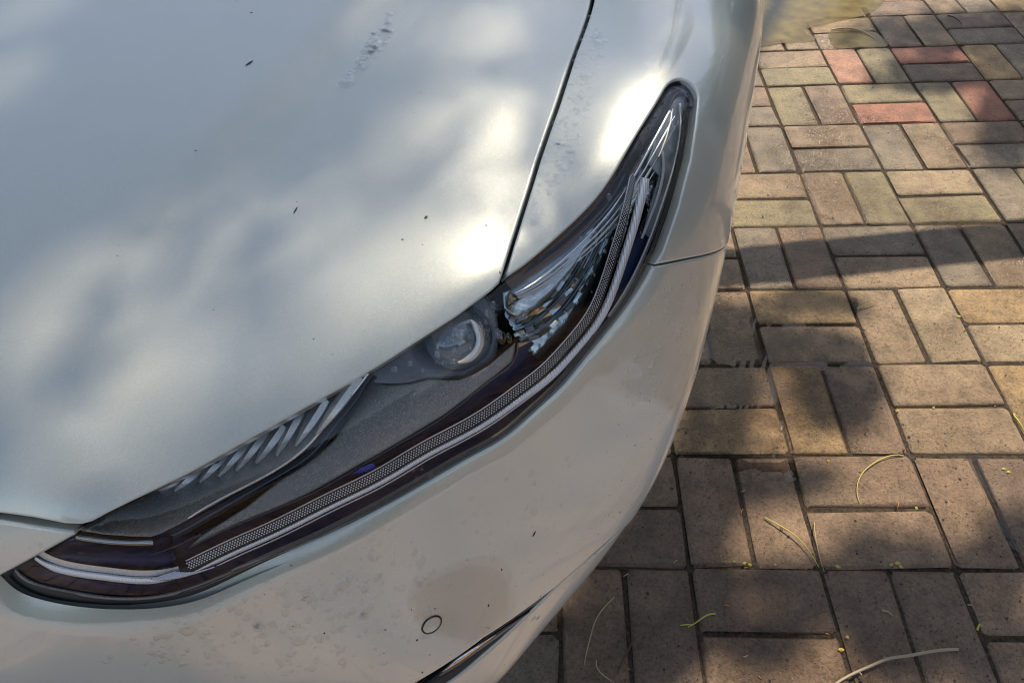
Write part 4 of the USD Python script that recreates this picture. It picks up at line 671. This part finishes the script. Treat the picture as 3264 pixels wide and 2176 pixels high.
for nm, (poly, n, s) in zip(('lens over the projector', 'upper lens', 'fender', 'bonnet crease', 'front bumper', 'bumper corner', 'grille trim', 'bumper curve'), regs):
    pg = Polygon(poly).buffer(0); x0, y0, x1, y1 = pg.bounds; P = np.c_[rng.uniform(x0, x1, n*4), rng.uniform(y0, y1, n*4)]; P = P[shapely.contains_xy(pg, P[:, 0], P[:, 1])][:n]
    X, N = on_skin(P); ms = [place(capv, x, nr, r*rng.uniform(.8, 1.25), r*rng.uniform(.8, 1.8), r*.55) for x, nr, r in zip(X, N, rng.gamma(2.2, .00045*s, len(X))+.0006)]
    o = usdkit.mesh(stage, numbered('/World/water_drops'), cat3(ms), DROP, smooth=True); tag(o, f'clear water drops beaded on the {nm}', 'water drops', kind='stuff')
SPECK = plain('dark_dirt', (.02, .018, .015), .7)
sp = []
P = np.c_[rng.uniform(1300, 2200, 5000), rng.uniform(1250, 2176, 5000)]; dl_ = shapely.distance(shapely.points(P), LineString([(1330, 2176), (1690, 1950), (1900, 1740), (2040, 1580), (2130, 1420), (2200, 1230)]))
ok = shapely.contains_xy(CARP.buffer(-12), P[:, 0], P[:, 1]) & (rng.random(len(P)) < .30*np.exp(-dl_/75)); P = P[ok]
P = np.vstack([P, np.c_[rng.uniform(300, 2100, 60), rng.uniform(1750, 2170, 60)][:40], np.c_[rng.uniform(0, 1600, 45), rng.uniform(0, 1150, 45)]])
slit_z = Polygon([(1300, 2190), (1544, 2026), (1690, 1927), (1830, 1820), (1900, 1770), (1736, 1925), (1544, 2100), (1440, 2190)]); P = P[~shapely.contains_xy(slit_z, P[:, 0], P[:, 1])]
P = P[~shapely.contains_xy(outp.buffer(10), P[:, 0], P[:, 1])]
X, N = on_skin(P); sp = [place(capv, x, n, r*rng.uniform(.7, 1.2), r*rng.uniform(.7, 2.2), r*.3) for x, n, r in zip(X, N, rng.gamma(1.5, .00012, len(X))+.00018)]
o = usdkit.mesh(stage, '/World/dirt_specks', cat3(sp), SPECK, smooth=True); tag(o, 'dark dirt specks spattered over the bumper lip and bonnet', 'dirt', kind='stuff')
for px, e, r, m, lb in (((795, 203), (12, -8), .0007, DRK, 'dark seed husk lying on the bonnet left of the crease'), ((935, 655), (6, -10), .0006, DRK, 'small curved dark husk on the sunlit middle of the bonnet'), ((1357, 685), (5, -3), .0009, plain('brown_bud', (.16, .08, .03), .6), 'brown bud on the bright right side of the bonnet'), ((1702, 1700), (5, -9), .0007, DRK, 'dark sliver stuck on the bumper above the lip')):
    X, N = on_skin([np.array(px)-e, px, np.array(px)+e]); o = usdkit.mesh(stage, numbered('/World/seed_husk'), tube(X+N*r*.8, r, 6, ([0, .5, 1], [.4, 1, .3])), m, smooth=True); tag(o, lb, 'seed')
